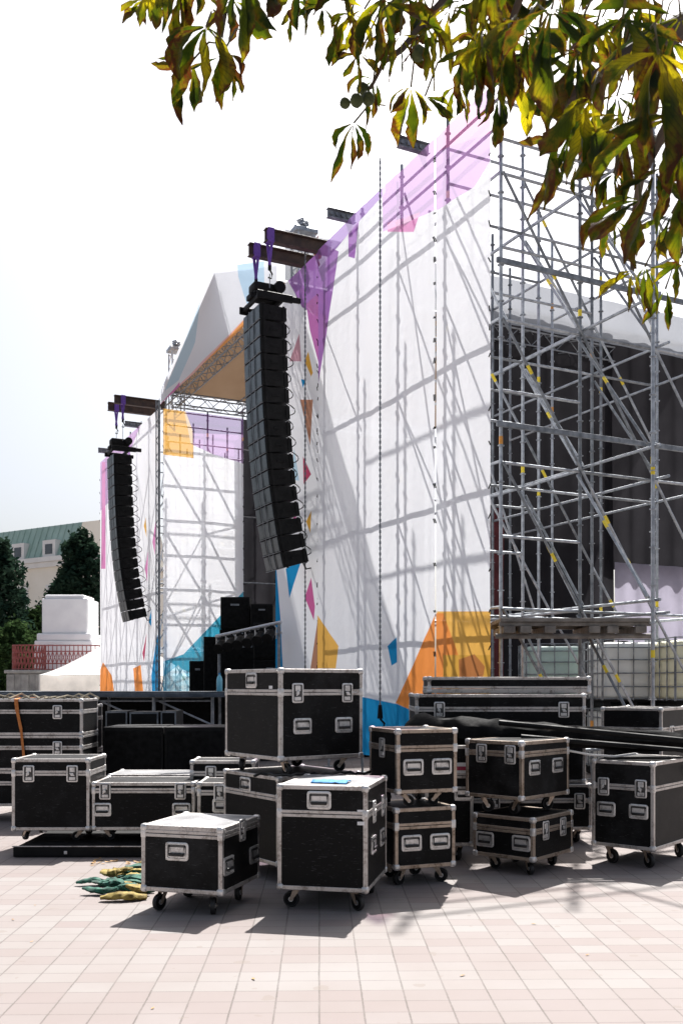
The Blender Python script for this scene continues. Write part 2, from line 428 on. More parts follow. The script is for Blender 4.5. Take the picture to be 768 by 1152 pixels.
def flight_case(label, px, Y, z0, zb, zt, phi, L, M, band=0.27, RF=(), LF=(), alu=None, group='black flight cases with metal edges',
                caster=True, X=None, bands=True, pale_top=False, name='flight_case', cat='flight case', seed=0, vband=None):
    """near bottom corner at photo column px / depth Y; local +x runs along the right-hand face, +y along the left-hand face.
    z0 support height, zb body bottom, zt top.  RF/LF: features on the y=0 and x=0 faces as (kind, along, down) with
    along in 0..1 of the face and down in metres from the top (or 'b' for on the band)."""
    alu = alu or M_alu
    rnd = random.Random(seed + int(px * 7))
    t = thing(name, label, cat, (X if X is not None else PX(px, Y), Y, z0), R(phi), group)
    b0 = zb - z0; b1 = zt - z0; h = b1 - b0
    ins = 0.0025; tw = 0.031
    hb = b1 - band * h                        # centre of the band
    p = MB()
    p.box2((ins, ins, b0 + ins), (L - ins, M - ins, hb - 0.003))
    p.build('body', M_panel, t)
    p = MB(); p.box2((ins, ins, hb + 0.003), (L - ins, M - ins, b1 - ins)); p.build('lid', M_panel, t)
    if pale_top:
        p = MB(); p.box2((tw + .001, tw + .001, b1 - ins - .001), (L - tw - .001, M - tw - .001, b1 - .0012), .0004); p.build('grey_glare_top', M_greyglare, t)  # added pale sheet, its grey paints the glare on the lid
    tr = MB(); bv = 0.0035
    for z in (b0, b1 - tw):
        for y in (0, M - tw): tr.box2((tw, y, z), (L - tw, y + tw, z + tw), bv)
        for x in (0, L - tw): tr.box2((x, tw, z), (x + tw, M - tw, z + tw), bv)
    for x in (0, L - tw):
        for y in (0, M - tw):
            tr.box2((x, y, b0), (x + tw, y + tw, hb - 0.002), bv)
            tr.box2((x, y, hb + 0.002), (x + tw, y + tw, b1), bv)
    if bands:
        e = 0.0015; bw = 0.024
        for za, zc in ((hb - bw, hb - 0.002), (hb + 0.002, hb + bw)):
            for y in (-e, M - 0.006 + e): tr.box2((tw, y, za), (L - tw, y + 0.006, zc), 0.002)
            for x in (-e, L - 0.006 + e): tr.box2((x, tw, za), (x + 0.006, M - tw, zc), 0.002)
    # rivets
    for fx in [0.12 + 0.15 * k for k in range(int((L - 0.2) / 0.15) + 1)]:
        for z in (b0 + tw * 0.55, b1 - tw * 0.55): tr.cyl((fx, -0.0015, z), (fx, 0.002, z), 0.0042, 6)
    for fy in [0.12 + 0.15 * k for k in range(int((M - 0.2) / 0.15) + 1)]:
        for z in (b0 + tw * 0.55, b1 - tw * 0.55): tr.cyl((-0.0015, fy, z), (0.002, fy, z), 0.0042, 6)
    tr.build('edge_trim', alu, t)
    cm = m_corner()
    for z, sz in ((b0, 0), (b1, 1)):
        for (x, y, rz) in ((0, 0, 0), (L, 0, 90), (L, M, 180), (0, M, 270)):
            if sz == 0: o = link('corner', cm, t, (x, y, z), (0, 0, R(rz)))
            else:
                o = link('corner', cm, t, (x, y, z), (R(180), 0, R(rz + 90)))
                # turned over: mirror by rotation keeps all three faces outside
    if bands:
        key = 'clip'
        if key not in _cache:
            q = MB(); q.box((0.016, 0.016, 0), (0.040, 0.040, 0.066), 0.007, 2); _cache[key] = q.mesh('corner_clip', M_chrome, True)
        for (x, y, rz) in ((0, 0, 0), (L, 0, 90), (L, M, 180), (0, M, 270)):
            link('corner_clip', _cache[key], t, (x, y, hb), (0, 0, R(rz)))
    hm, gm_ = m_handle(); lm, wm = m_latch()
    for face, feats, ln in (('R', RF, L), ('L', LF, M)):
        for kind, al, dn in feats:
            zz = hb - 0.004 if dn == 'b' else b1 - dn
            off = -ins + 0.0006
            if kind == 'latch': off -= 0.004
            loc = (al * ln, -0.0 - (0.0 if off > 0 else -off) if False else 0.0025 - 0.0006 - (0.0045 if kind == 'latch' else 0), zz) if face == 'R' else (0.0025 - 0.0006 - (0.0045 if kind == 'latch' else 0), (1 - al) * ln, zz)
            rot = (0, 0, 0) if face == 'R' else (0, 0, R(-90))
            if kind == 'handle':
                o = link('handle', hm, t, loc, rot); link('grip', gm_, o)
            elif kind == 'latch':
                o = link('latch', lm, t, loc, rot); link('wing', wm, o, (0, 0, 0), (0, R(rnd.choice((0, 40, 90))), 0))
            elif kind in ('sticker', 'tag'):
                s = MB(); s.box((0, -0.001, 0), (0.05, 0.002, 0.024), 0.0005); o = s.build('sticker', M_sticker, t, loc, rot)
    if caster:
        H = b0 - 0.001
        fm, wm2 = m_caster(H)
        ii = 0.11
        for x, y in ((ii, ii), (L - ii, ii), (L - ii, M - ii), (ii, M - ii)):
            o = link('caster', fm, t, (x, y, 0), (0, 0, R(rnd.uniform(0, 360)))); link('wheel', wm2, o)
    else:
        fb = MB()
        if b0 > 0.02:
            for x in (0.12, L - 0.17): fb.box2((x, 0.03, 0), (x + 0.05, M - 0.03, b0 - 0.001), 0.004)
            fb.build('skid', M_black, t)
    return t, b1
H2 = lambda dn, a=0.27, b=0.73: [('handle', a, dn), ('handle', b, dn)]
L2 = lambda a=0.25, b=0.75: [('latch', a, 'b'), ('latch', b, 'b')]

flight_case('low black flight case nearest the camera on the left, glare-toned lid and one end handle',
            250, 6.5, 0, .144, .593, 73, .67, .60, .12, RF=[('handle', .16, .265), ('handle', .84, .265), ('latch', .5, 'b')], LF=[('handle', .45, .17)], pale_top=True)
flight_case('tall black flight case on casters in the centre foreground, blue cloth lying on its top',
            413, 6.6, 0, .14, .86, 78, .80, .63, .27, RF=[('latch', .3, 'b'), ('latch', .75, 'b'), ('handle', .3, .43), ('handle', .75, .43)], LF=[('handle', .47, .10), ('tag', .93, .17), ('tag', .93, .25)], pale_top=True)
flight_case('big black flight case topmost in the centre stack, with two handles and two large latches',
            315, 7.55, .834, .957, 1.673, 36, .80, .86, .26, RF=L2(.2, .8) + H2(.45, .26, .76), LF=[('handle', .5, .09), ('tag', .84, .145)])
flight_case('lower black flight case carrying the big one, half hidden behind the tall centre case',
            313, 7.55, 0, .14, .834, 36, .80, .86, .24, RF=L2() + H2(.42), LF=[('handle', .42, .10)])
flight_case('small tarnished black flight case on top of its twin, right of the centre case',
            446, 7.45, .603, .713, 1.205, 21, .516, .54, .30, RF=H2(.29, .27, .74), LF=[('latch', .5, 'b')], alu=M_alu_old)
flight_case('small tarnished black flight case on floor casters, under its twin right of the centre case',
            444, 7.45, 0, .135, .603, 21, .516, .54, .30, RF=H2(.27, .27, .74), LF=[('latch', .5, 'b')], alu=M_alu_old)
flight_case('square black flight case standing on the flat low case, two dish handles facing right',
            587, 7.9, .472, .608, 1.086, 47, .738, .56, .22, RF=H2(.22, .25, .74), LF=L2(.3, .8), alu=M_alu_old)
flight_case('flat low black flight case on floor casters carrying the square one, two latches facing right',
            600, 7.85, 0, .123, .472, 50, .68, .57, .32, RF=L2(.28, .72), LF=H2(.21, .2, .8), alu=M_alu_old)
flight_case('black flight case at the right edge, two latches above two handles on its left face',
            735, 8.15, 0, .157, .898, 50, .90, .557, .30, RF=[('handle', .82, .09)], LF=[('latch', .2, 'b'), ('latch', .8, 'b'), ('handle', .24, .42), ('handle', .76, .42)])
# long cases behind on the right
flight_case('thin long black flight case on top of the long stack under the printed banner', 481, 9.75, 1.457, 1.462, 1.625, 1.0, 1.63, .45, .72,
            RF=[], caster=False, bands=True)
flight_case('long deep black flight case in the middle of the long stack, behind the black roll', 467, 9.5, .585, .59, 1.455, 1.0, 1.66, .7, .17,
            RF=L2(.14, .87), caster=False)
flight_case('long black flight case lowest in the long stack, mostly hidden behind the stacked pair', 466, 9.45, 0, .14, .584, 1.0, 1.72, .75, .36,
            RF=[('latch', .45, 'b'), ('latch', .93, 'b'), ('handle', .75, .3)])
ci, _ = flight_case('black flight case with red and white stickers, peeping out between the two small stacks', 478, 8.5, 0, .145, 1.02, 0, .42, .6, .3,
            RF=[('handle', .80, .42)], bands=True)
s = MB(); s.box((0.325, 0.0005, .82), (0.11, 0.003, 0.10), 0.0008); s.build('sticker', M_sticker, ci)
s = MB(); s.box((0.325, -0.0018, .82), (0.11, 0.002, 0.034), 0.0005); s.build('red_stripe', M_redsticker, ci)
flight_case('bluish black flight case far back at the right edge, behind the black roll', 744, 10.3, 0, .14, 1.30, 55, .85, .66, .2, RF=[('handle', .4, .26)], LF=[])
# left group
flight_case('black flight case with two latches standing on the low black platform at the left', 13.5, 9.0, .10, .205, .865, 0, .716, .62, .20, RF=L2(.22, .78))
flight_case('long low black flight case on the black platform, with latches above two handles', 103.5, 9.02, .10, .205, .645, 0, .95, .6, .17,
            RF=[('latch', .13, 'b'), ('latch', .86, 'b'), ('handle', .10, .25), ('handle', .87, .25)])
for k, (zlo, zhi, lab) in enumerate(((.18, .575, 'long black flight case at the bottom of the tall stack at the left edge'),
                        (.58, .975, 'long black flight case in the middle of the tall stack at the left edge'),
                        (.98, 1.385, 'long black flight case topmost of the tall left edge stack, an orange strap over it'))):
    flight_case(lab, 93, 11.0, 0 if k == 0 else zlo - .005, zlo, zhi, 0, 1.75, .7, .35, RF=[('latch', .84, 'b'), ('latch', .2, 'b')], caster=(k == 0), X=PX(93, 11.0) - 1.75, seed=k)
for k, (zlo, zhi, lab) in enumerate(((.14, .72, 'black flight case behind the left stack, its lower edge peeping out at the right'),
                        (.725, 1.30, 'black flight case behind the left stack, upper one with its edge peeping out'))):
    flight_case(lab, 102, 11.95, 0 if k == 0 else zlo - .004, zlo, zhi, 0, .8, .6, .3, RF=[('latch', .9, 'b')], caster=(k == 0), X=PX(102, 11.95) - .8, seed=9 + k)
flight_case('small black flight case between the low foreground case and the lower stack case', 222, 8.6, 0, .14, .685, 0, .52, .5, .16,
            RF=[('latch', .38, 'b'), ('handle', .42, .20)])
flight_case('pale edged black flight case behind the small one, left of the centre stack', 214, 9.35, 0, .14, .82, 0, .62, .45, .18, RF=[('latch', .32, 'b')])
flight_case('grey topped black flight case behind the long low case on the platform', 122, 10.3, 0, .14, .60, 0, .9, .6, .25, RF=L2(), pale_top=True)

# black low platform under left cases
t = thing('low_platform', 'low black steel platform lying on the paving under the left cases', 'platform', (PX(15, 8.75), 8.75, 0))
b = MB(); b.box2((0, 0, 0.006), (1.55, .05, .095), .004); b.box2((0, .95, 0.006), (1.55, 1.0, .095), .004)
b.build('side_rail', M_black, t)
b = MB(); b.box2((0.03, .05, .05), (1.52, .95, .098), .003)
for y in (.25, .5, .75): b.box2((.03, y, .0985), (1.52, y + .012, .1), 0.0005)
b.build('deck', M_black, t)
b = MB(); b.box2((-.01, -.004, .0955), (1.56, .012, .104), .002); b.build('edge_strip', M_alu, t)
b = MB(); b.box((.47, -.003, .045), (.03, .006, .03), .003); b.build('bolt_plate', M_chrome, t)

# orange strap hanging on left stack
b = MB()
pts = [(PX(30, 10.98), 11.6, 1.40), (PX(18, 10.98), 11.1, 1.398), (PX(18, 10.98), 10.985, 1.385), (PX(20, 10.98), 10.97, 1.25), (PX(24, 10.98), 10.975, 1.05), (PX(27.5, 10.98), 10.972, .72)]
for i in range(len(pts) - 1):
    a = Vector(pts[i]); c = Vector(pts[i + 1]); wv = Vector((.028 * (1 - .12 * i), 0, 0))
    b.add([a - wv, a + wv, c + wv, c - wv], [[0, 1, 2, 3]])
    b.add([a - wv + Vector((0, .004, -.004)), a + wv + Vector((0, .004, -.004)), c + wv + Vector((0, .004, -.004)), c - wv + Vector((0, .004, -.004))], [[0, 1, 2, 3]])
tag(b.build('ratchet_strap', M_straporange), 'orange ratchet strap hanging down the front of the tall left stack', 'strap')
b = MB()
for k in range(9):
    x0 = -4.0 + k * .13
    b.tube([(x0, 11.1 + .1 * math.sin(k * 2), 1.395), (x0 + .1, 11.15, 1.43 + .02 * math.sin(k)), (x0 + .22, 11.08 + .1 * math.cos(k), 1.396)], .012, 5)
tag(b.build('webbing_heap', simple('pale_webbing', (.35, .30, .22, 1), (.55, .48, .36, 1), 30, .9)), 'pale crumpled webbing lying on top of the tall left stack', 'straps')

# two big black subs behind
for k in range(2):
    Y = 11.6; x = PX(116 + 69 * k, Y)
    t = thing('subwoofer', ('large plain black loudspeaker cabinet on the left behind the low cases', 'large plain black loudspeaker cabinet nearest the centre stack')[k], 'loudspeaker', (x, Y, 0), 0, 'black bass cabinets below the stage')
    b = MB(); b.box2((0, 0, .0), (.715, .8, 1.045), .012, 2); b.build('cabinet', M_black, t)
    b = MB(); b.box2((.03, -.012, .05), (.685, -.001, 1.0), .006); b.build('grille', M_blackcloth, t)
    b = MB(); b.box2((.30, -.022, .50), (.42, -.0125, .53), .004); b.build('badge_bar', M_black, t)

b = MB(); rnd = random.Random(4); pts = []
for k in range(22):
    pts.append((PX(290 + 6.0 * k, 7.7) + rnd.uniform(-.02, .02), 7.52 + .30 * math.sin(k * .9) * .25 + .012 * k, .846 + .012 * (k % 2)))
b.tube(pts, .011, 6)
tag(b.build('power_cable', M_rubber, smooth=True), 'black cable lying on the lower centre case, under the big one', 'cable')
# blue cloth on the centre case
b = MB(); n = 10
phi = R(78); ux = Vector((math.cos(phi), math.sin(phi), 0)); uy = Vector((-math.sin(phi), math.cos(phi), 0)); o0 = Vector((PX(413, 6.6), 6.6, .864))
vs = []; fs = []
for i in range(n + 1):
    for j in range(n + 1):
        a = i / n; c = j / n
        q = o0 + ux * (.12 + .17 * a + .03 * c) + uy * (.17 + .26 * c)
        q.z += .002 + .016 * max(0, noise.noise(Vector((a * 4, c * 5, 2)))) + .012 * math.sin(a * math.pi) 
        vs.append(q)
for i in range(n):
    for j in range(n): fs.append([i*(n+1)+j, i*(n+1)+j+1, (i+1)*(n+1)+j+1, (i+1)*(n+1)+j])
b.add(vs, fs)
o = b.build('cloth', M_blue, smooth=True); md = o.modifiers.new('thick', 'SOLIDIFY'); md.thickness = .004
tag(o, 'blue cloth lying folded on the tall centre case', 'cloth')

# blue bottle by the big case
t = thing('water_bottle', 'small pale blue plastic bottle standing on the catwalk, left of the big upper case', 'bottle', (PX(247, 17), 17, 1.431))
b = MB()
prof = [(.0, .0), (.05, .0), (.052, .02), (.052, .20), (.04, .25), (.018, .28), (.018, .295)]
N = 12
for i in range(len(prof) - 1):
    b.cyl((0, 0, prof[i][1]), (0, 0, prof[i+1][1]+1e-4), max(.001, prof[i][0]), N, r2=max(.001, prof[i+1][0]), caps=False)
b.build('bottle_body', simple('blue_plastic', (.10, .40, .55, 1), (.2, .55, .7, 1), 10, .25), t, smooth=True)
b = MB(); b.cyl((0, 0, .295), (0, 0, .32), .021, 12); b.build('cap', M_blue, t)

# green and ochre strap heap
t = thing('strap_heap', 'heap of green and ochre lifting slings lying on the paving beside the low case', 'slings', (PX(135, 7.5), 7.5, 0))
rnd = random.Random(3)
def sling(mat, cx, cy, ln, ang, r0, z=0.0):
    b = MB(); pts = []
    x, y = cx, cy; a = ang
    N = 14
    for k in range(N):
        tt = k / (N - 1)
        pts.append((x, y, max(.02, z + .03 + .010 * math.sin(tt * 5 + cx * 20))))
        x += ln / N * math.cos(a); y += ln / N * math.sin(a) * .7; a += rnd.uniform(-.13, .13)
    rings = []; n = 9; base = len(b.v)
    for i, p in enumerate(pts):
        p = Vector(p); q = (Vector(pts[min(i+1, N-1)]) - Vector(pts[max(i-1, 0)])).normalized()
        sd = q.cross(Vector((0, 0, 1))).normalized(); up = sd.cross(q)
        e = .35 + .65 * math.sin(math.pi * min(1, max(0, (i + .3) / N)))
        for k in range(n):
            th = 2 * math.pi * k / n
            rr = r0 * e * (1 + .45 * noise.noise(Vector((i * .35, k * 1.1, cx * 9))) + .4 * noise.noise(Vector((i * 1.3, k * .5, cx * 7))))
            b.v.append(p + sd * math.cos(th) * rr * 1.25 + up * math.sin(th) * rr * .75)
    for i in range(N - 1):
        for k in range(n):
            b.f.append([base+i*n+k, base+i*n+(k+1) % n, base+(i+1)*n+(k+1) % n, base+(i+1)*n+k]); b.m.append(0)
    b.f.append([base+k for k in range(n)]); b.m.append(0)
    b.f.append([base+(N-1)*n+k for k in range(n)]); b.m.append(0)
    return b.build('sling', mat, t, smooth=True)
SL = []
r2_ = random.Random(17)
for k in range(36):
    f = k / 35
    SL.append((M_green if r2_.random() < .74 else M_ochre, r2_.uniform(-.22, .12) + .08 * f, -.30 + .85 * f + r2_.uniform(-.08, .08), r2_.uniform(.18, .32), r2_.uniform(-.35, .5), r2_.uniform(.020, .042), r2_.choice((0, .02, .05, .08)) * (1 - 1.6 * abs(f - .5))))
SL += [(M_green, -.34, .02, .3, .1, .03, 0), (M_ochre, -.02, -.52, .36, .05, .04, 0), (M_ochre, .0, .60, .3, .1, .04, .03)]
for (m, x, y, ln, a, r, z) in SL:
    sling(m, x, y, ln, a, r, z)

# dry leaves scattered
b = MB(); rnd = random.Random(11)
def dryleaf(x, y, s):
    a = rnd.uniform(0, 6.28); c, d = math.cos(a), math.sin(a)
    P = [(-1, 0, .1), (-.3, .35, .25), (.5, .3, .15), (1, 0, .4), (.5, -.3, .2), (-.3, -.35, .1), (0, 0, .02)]
    vs = [(x + s * (p[0]*c - p[1]*d), y + s * (p[0]*d + p[1]*c), .004 + s * p[2] * .6) for p in P]
    b.add(vs, [[6, i, (i+1) % 6] for i in range(6)])
for k in range(26): dryleaf(PX(rnd.uniform(102, 160), 8.55), rnd.uniform(8.35, 8.7), rnd.uniform(.02, .04))
for (px, py) in ((15, 1035), (36, 1060), (285, 1102), (172, 1135), (600, 1040), (40, 1019), (520, 1098), (660, 1075)):
    Y = EYE * F / (py - HY); dryleaf(PX(px, Y), Y, rnd.uniform(.012, .022))
tag(b.build('leaf_litter', M_drypale), 'few dry brown leaves scattered on the paving', 'leaves', kind='stuff')

# long black roll of folded fabric with rods
t = thing('fabric_roll', 'long black folded stage drape with loose rods, resting across the cases on the right', 'folded drape', (PX(457, 8.75), 8.75, 1.03))
b = MB(); N = 40; n = 14
X0, X1 = PX(456, 8.75), 3.9
for i in range(N + 1):
    s_ = i / N; x = (X1 - X0) * s_
    zc = .125 + (-.17) * s_
    hh = (.135 if s_ > .03 else .05 + s_ * 3) * (1 - .45 * s_) * (1 + .16 * noise.noise(Vector((s_ * 14, 0, 0))))
    wd = .20 * (1 - .3 * s_)
    for k in range(n):
        th = 2 * math.pi * k / n
        rr = 1 + .22 * noise.noise(Vector((s_ * 22, math.cos(th) * 1.5, math.sin(th) * 1.5)))
        b.v.append(Vector((x, wd * math.cos(th) * rr + .05, zc + hh * math.sin(th) * rr - .06 * math.exp(-s_ * 12) * 0)))
for i in range(N):
    for k in range(n):
        b.f.append([i*n+k, i*n+(k+1) % n, (i+1)*n+(k+1) % n, (i+1)*n+k]); b.m.append(0)
b.f.append(list(range(n))); b.m.append(0); b.f.append([N*n+k for k in range(n)]); b.m.append(0)
b.build('drape', M_blackcloth, t, smooth=True)
for (pa, pb, ya, yb, r) in ((560, 790, 813, 835, .024), (585, 790, 829, 846, .022)):
    b = MB(); b.cyl((PX(pa, 8.5) - X0, -.235, PZ(ya, 8.5) - 1.03), (PX(pb, 8.5) - X0, -.235, PZ(yb, 8.5) - 1.03), r, 8); b.build('rod', M_black, t, smooth=True)
b = MB(); b.tube([(PX(640, 8.5) - X0, -.20, PZ(845, 8.5) - 1.03), (PX(662, 8.5) - X0, -.25, PZ(849, 8.5) - 1.03), (PX(690, 8.5) - X0, -.25, PZ(851, 8.5) - 1.03), (PX(715, 8.5) - X0, -.22, PZ(848, 8.5) - 1.03)], .010, 6)
b.build('rope_end', M_trimwhite, t, smooth=True)

# ================================================================== STAGE FRAME
A0 = Vector((2.1, 13.4)); _a = math.atan2(.44, .898)
UU = Vector((-math.sin(_a), math.cos(_a))); VV = Vector((math.cos(_a), math.sin(_a)))
def S(u, v, z): 
    q = A0 + UU * u + VV * v
    return Vector((q.x, q.y, z))
def px_front(px, py, v=0.0):      # photo pixel -> (u, z) on the wing front plane
    r = (px - 384.0) / F
    B = A0 + VV * v
    u = (B.x - r * B.y) / (r * UU.y - UU.x)
    return (u, PZ(py, B.y + UU.y * u))
def px_side(px, py, u):           # photo pixel -> (v, z) on a plane across the stage
    r = (px - 384.0) / F
    B = A0 + UU * u
    v = (r * B.y - B.x) / (VV.x - r * VV.y)
    return (v, PZ(py, B.y + VV.y * v))
HT = 9.72

def ring_nodes(mb, p, r=0.05, n=10):
    mb.cyl((p[0], p[1], p[2] - .006), (p[0], p[1], p[2] + .006), r, n)

def scaffold(label, us, vs, lifts, top, braces, extra_rails=(), plank=None, cover=None):
    o = S(us[0], vs[0], 0)
    t = thing('scaffold_tower', label, 'scaffolding', o, 0, 'scaffold wings of the stage')
    def loc(u, v, z): return S(u, v, z) - o
    rnd = random.Random(len(us) * 31 + int(us[0]))
    for i, u in enumerate(us):
        for j, v in enumerate(vs):
            b = MB(); h = top + rnd.choice((0, .1, .25))
            b.cyl(loc(u, v, .1), loc(u, v, h), .0255, 8)
            b.cyl(loc(u, v, 0.004), loc(u, v, .10), .018, 8); p = loc(u, v, 0.006); b.box((p.x, p.y, .006), (.15, .15, .008))
            z = .35
            while z < h:
                ring_nodes(b, loc(u, v, z), .047); 
                z += .5
            for z in lifts:
                if rnd.random() < .35:
                    b.cyl(loc(u, v, z + .25), loc(u, v, z + .36), .028, 8, mi=1)
            b.build('standard', [M_galv if (i + j) % 2 == 0 else M_galv_dark, M_yellow if (i+j) % 3 else M_orange], t, smooth=True)
    cnt = 0
    for z in lifts:
        for i, u in enumerate(us):
            for j in range(len(vs) - 1):
                if (i > 2 and j > 0) or (us[0] < 5 and i > 1 and (j > 1 or z > 9 or i > 2)): continue
                b = MB(); b.cyl(loc(u, vs[j], z), loc(u, vs[j+1], z), .022, 8)
                b.build('ledger', M_galv_dark if (i + j) % 2 else M_galv, t, smooth=True); cnt += 1
        for j, v in enumerate(vs):
            for i in range(len(us) - 1):
                if j not in (0, 1, len(vs) - 1): continue
                if cnt >= 99: break
                b = MB(); b.cyl(loc(us[i], v, z + .02), loc(us[i+1], v, z + .02), .022, 8)
                b.build('ledger', M_galv, t, smooth=True); cnt += 1
    for (u, v, z, u2, v2) in extra_rails:
        b = MB(); b.cyl(loc(u, v, z), loc(u2, v2, z), .022, 8); b.build('guard_rail', M_galv, t, smooth=True)
    for (p, q, yel) in braces:
        a = loc(*p); c = loc(*q)
        b = MB(); b.cyl(a, c, .020, 8)
        if yel:
            m1 = a.lerp(c, yel); m2 = a.lerp(c, yel + .055); b.cyl(m1, m2, .0225, 8, mi=1)
        b.build('brace', [M_galv if rnd.random() < .6 else M_galv_dark, M_yellow], t, smooth=True)
    return t, loc

us = [0.06, 1.42, 2.82, 4.22, 5.6]; vs = [0.14, 1.52, 2.9, 4.3]
lifts = [.6, 2.6, 4.62, 6.6, 8.62]
br = []
rnd = random.Random(5)
for i, u in enumerate(us[:4]):
    for k in range(4):
        for j in range(3):
            z1 = lifts[k]; z2 = lifts[k+1]
            if i > 1 or (i == 1 and (j + k) % 3 == 0): continue
            du = -.05 if i == 0 else .05
            if i % 2:
                z1 += .95; z2 += .95
                if z2 > 9.7: continue
            # braces fall from upper left to lower right
            br.append(((u + du, vs[j], z2), (u + du, vs[j+1], z1), rnd.choice((0, .3, .45, .6))))
for j in (1, 2):
    for k in range(1, 4):
        br.append(((us[0], vs[j] + .05, lifts[k] + .1), (us[1], vs[j] + .05, lifts[k+1] - .1), rnd.choice((0, .4))))
# long raking tubes that draw the shadows on the banner
for k in range(4):
    for i in range(4):
        z1 = lifts[k]; z2 = lifts[k+1]
        if (i + k) % 3 == 0: br.append(((us[i+1], vs[0] + .10, z2), (us[i], vs[0] + .10, z1), 0))
for i in (2,):
    br.append(((us[i], vs[0]+.05, 9.6), (us[i], vs[2], 2.6), 0))
rails = []
for z in (3.6, 5.62, 7.6, 9.1, 9.62):
    for u in (us[0], us[1]):
        rails.append((u, vs[0], z, u, vs[1])); 
        if z > 7: rails.append((u, vs[1], z, u, vs[2]))
for z in lifts[1:]:
    rails.append((us[2], vs[1] + .04, z + .06, -1.48, vs[1] + .04)); rails.append((us[3], vs[2] + .04, z + .02, us[0] - .3, vs[2] + .04))
for k in range(4):
    for dv in (-.05,):
        br.append(((us[0], vs[1] + dv, lifts[k+1] - .05), (-1.34, vs[1] + dv, lifts[k] + .1), rnd.choice((.4, .55))))
    br.append(((us[1], vs[1] - .05, lifts[k+1] - .05), (us[0], vs[1] - .05, lifts[k] + .1), .5))
rails += [(us[0], vs[0], 9.68, us[4], vs[0]), (us[0], vs[0], 9.3, us[4], vs[0])]
wing, wl = scaffold('tall galvanised scaffold wing on the right with open braces and yellow tape marks', us, vs, lifts, 9.95, br, rails)
# outrigger upright in front of the end face
b = MB(); b.cyl(wl(-1.39, vs[1], .004), wl(-1.39, vs[1], 9.2), .026, 8)
z = .35
while z < 9.1: ring_nodes(b, wl(-1.39, vs[1], z), .047); z += .5
for z in (1.9, 4.3, 6.9): b.cyl(wl(-1.39, vs[1], z), wl(-1.39, vs[1], z + .1), .028, 8, mi=1)
b.build('standard', [M_galv, M_yellow], wing, smooth=True)
for z in (5.12, 7.36):
    b = MB()
    a = wl(-.04, .0, z); c = wl(-.04, 4.3, z)
    b.box((a + c) / 2, ((c - a).length, .04, .075), .004, 1, Matrix.Rotation(_a, 4, 'Z')); b.build('toe_board', M_galv_dark, wing)
# plank platform
wo = Vector(wing.location)
b = MB()
for k in range(4):
    b.box2(Vector((2.16, 13.25 + k * .235, 2.40)) - wo, Vector((4.18, 13.25 + k * .235 + .222, 2.452)) - wo, .004)
b.build('plank_deck', M_deckwood, wing)
b = MB()
b.box2(Vector((2.14, 13.28, 2.345)) - wo, Vector((4.20, 13.33, 2.397)) - wo, .004); b.box2(Vector((2.14, 14.1, 2.345)) - wo, Vector((4.20, 14.15, 2.397)) - wo, .004)
for x in (2.2, 2.42, 2.75, 3.35, 3.6, 3.98):
    b.box2(Vector((x, 13.24, 2.25)) - wo, Vector((x + .15, 14.2, 2.342)) - wo, .006)
b.cyl(Vector((2.1, 13.36, 2.21)) - wo, Vector((4.22, 13.36, 2.21)) - wo, .035, 8)
b.build('bearer', M_deckwood, wing)

# ---- left far wing
us2 = [16.62, 18.0, 19.4, 20.8, 22.2, 23.6, 24.4]; vs2 = [0.14, 1.4, 2.5, 3.9]
br2 = []
for k in range(4):
    for j in range(2):
        br2.append(((us2[0] + .06, vs2[j], lifts[k+1]), (us2[0] + .06, vs2[j+1], lifts[k]), .4))
        br2.append(((us2[1], vs2[j+1], lifts[k+1]), (us2[1], vs2[j], lifts[k]), 0))
        br2.append(((us2[2], vs2[j], lifts[k+1]), (us2[2], vs2[j+1], lifts[k]), 0))
    for i in range(6):
        br2.append(((us2[i], vs2[0] + .1, lifts[k+1]), (us2[i+1], vs2[0] + .1, lifts[k]), 0))
        if i < 2: br2.append(((us2[i+1], vs2[2], lifts[k+1]), (us2[i], vs2[2], lifts[k]), 0))
wing2, wl2 = scaffold('far scaffold wing on the left, wrapped in printed banners', us2, vs2, lifts, 9.6, br2,
                      [(us2[0], vs2[0], z, us2[0], vs2[2]) for z in (3.6, 5.6, 7.6, 9.1, 9.5)] + [(us2[0], vs2[0], 9.55, us2[-1], vs2[0])])

b = MB(); p0 = S(16.40, -.16, .05) - Vector(wing2.location); p1 = S(16.40, -.16, 9.7) - Vector(wing2.location)
for dx, dy in ((-.05, 0), (.05, 0), (0, .08)):
    b.cyl(p0 + Vector((dx, dy, 0)), p1 + Vector((dx, dy, 0)), .018, 6)
for k in range(40):
    z = .1 + k * .24; b.cyl(p0 + Vector((-.05 if k % 2 else .05, 0, z)), p0 + Vector((.05 if k % 2 else -.05, 0, z + .24)), .010, 5)
b.build('corner_mast', M_galv_dark, wing2)
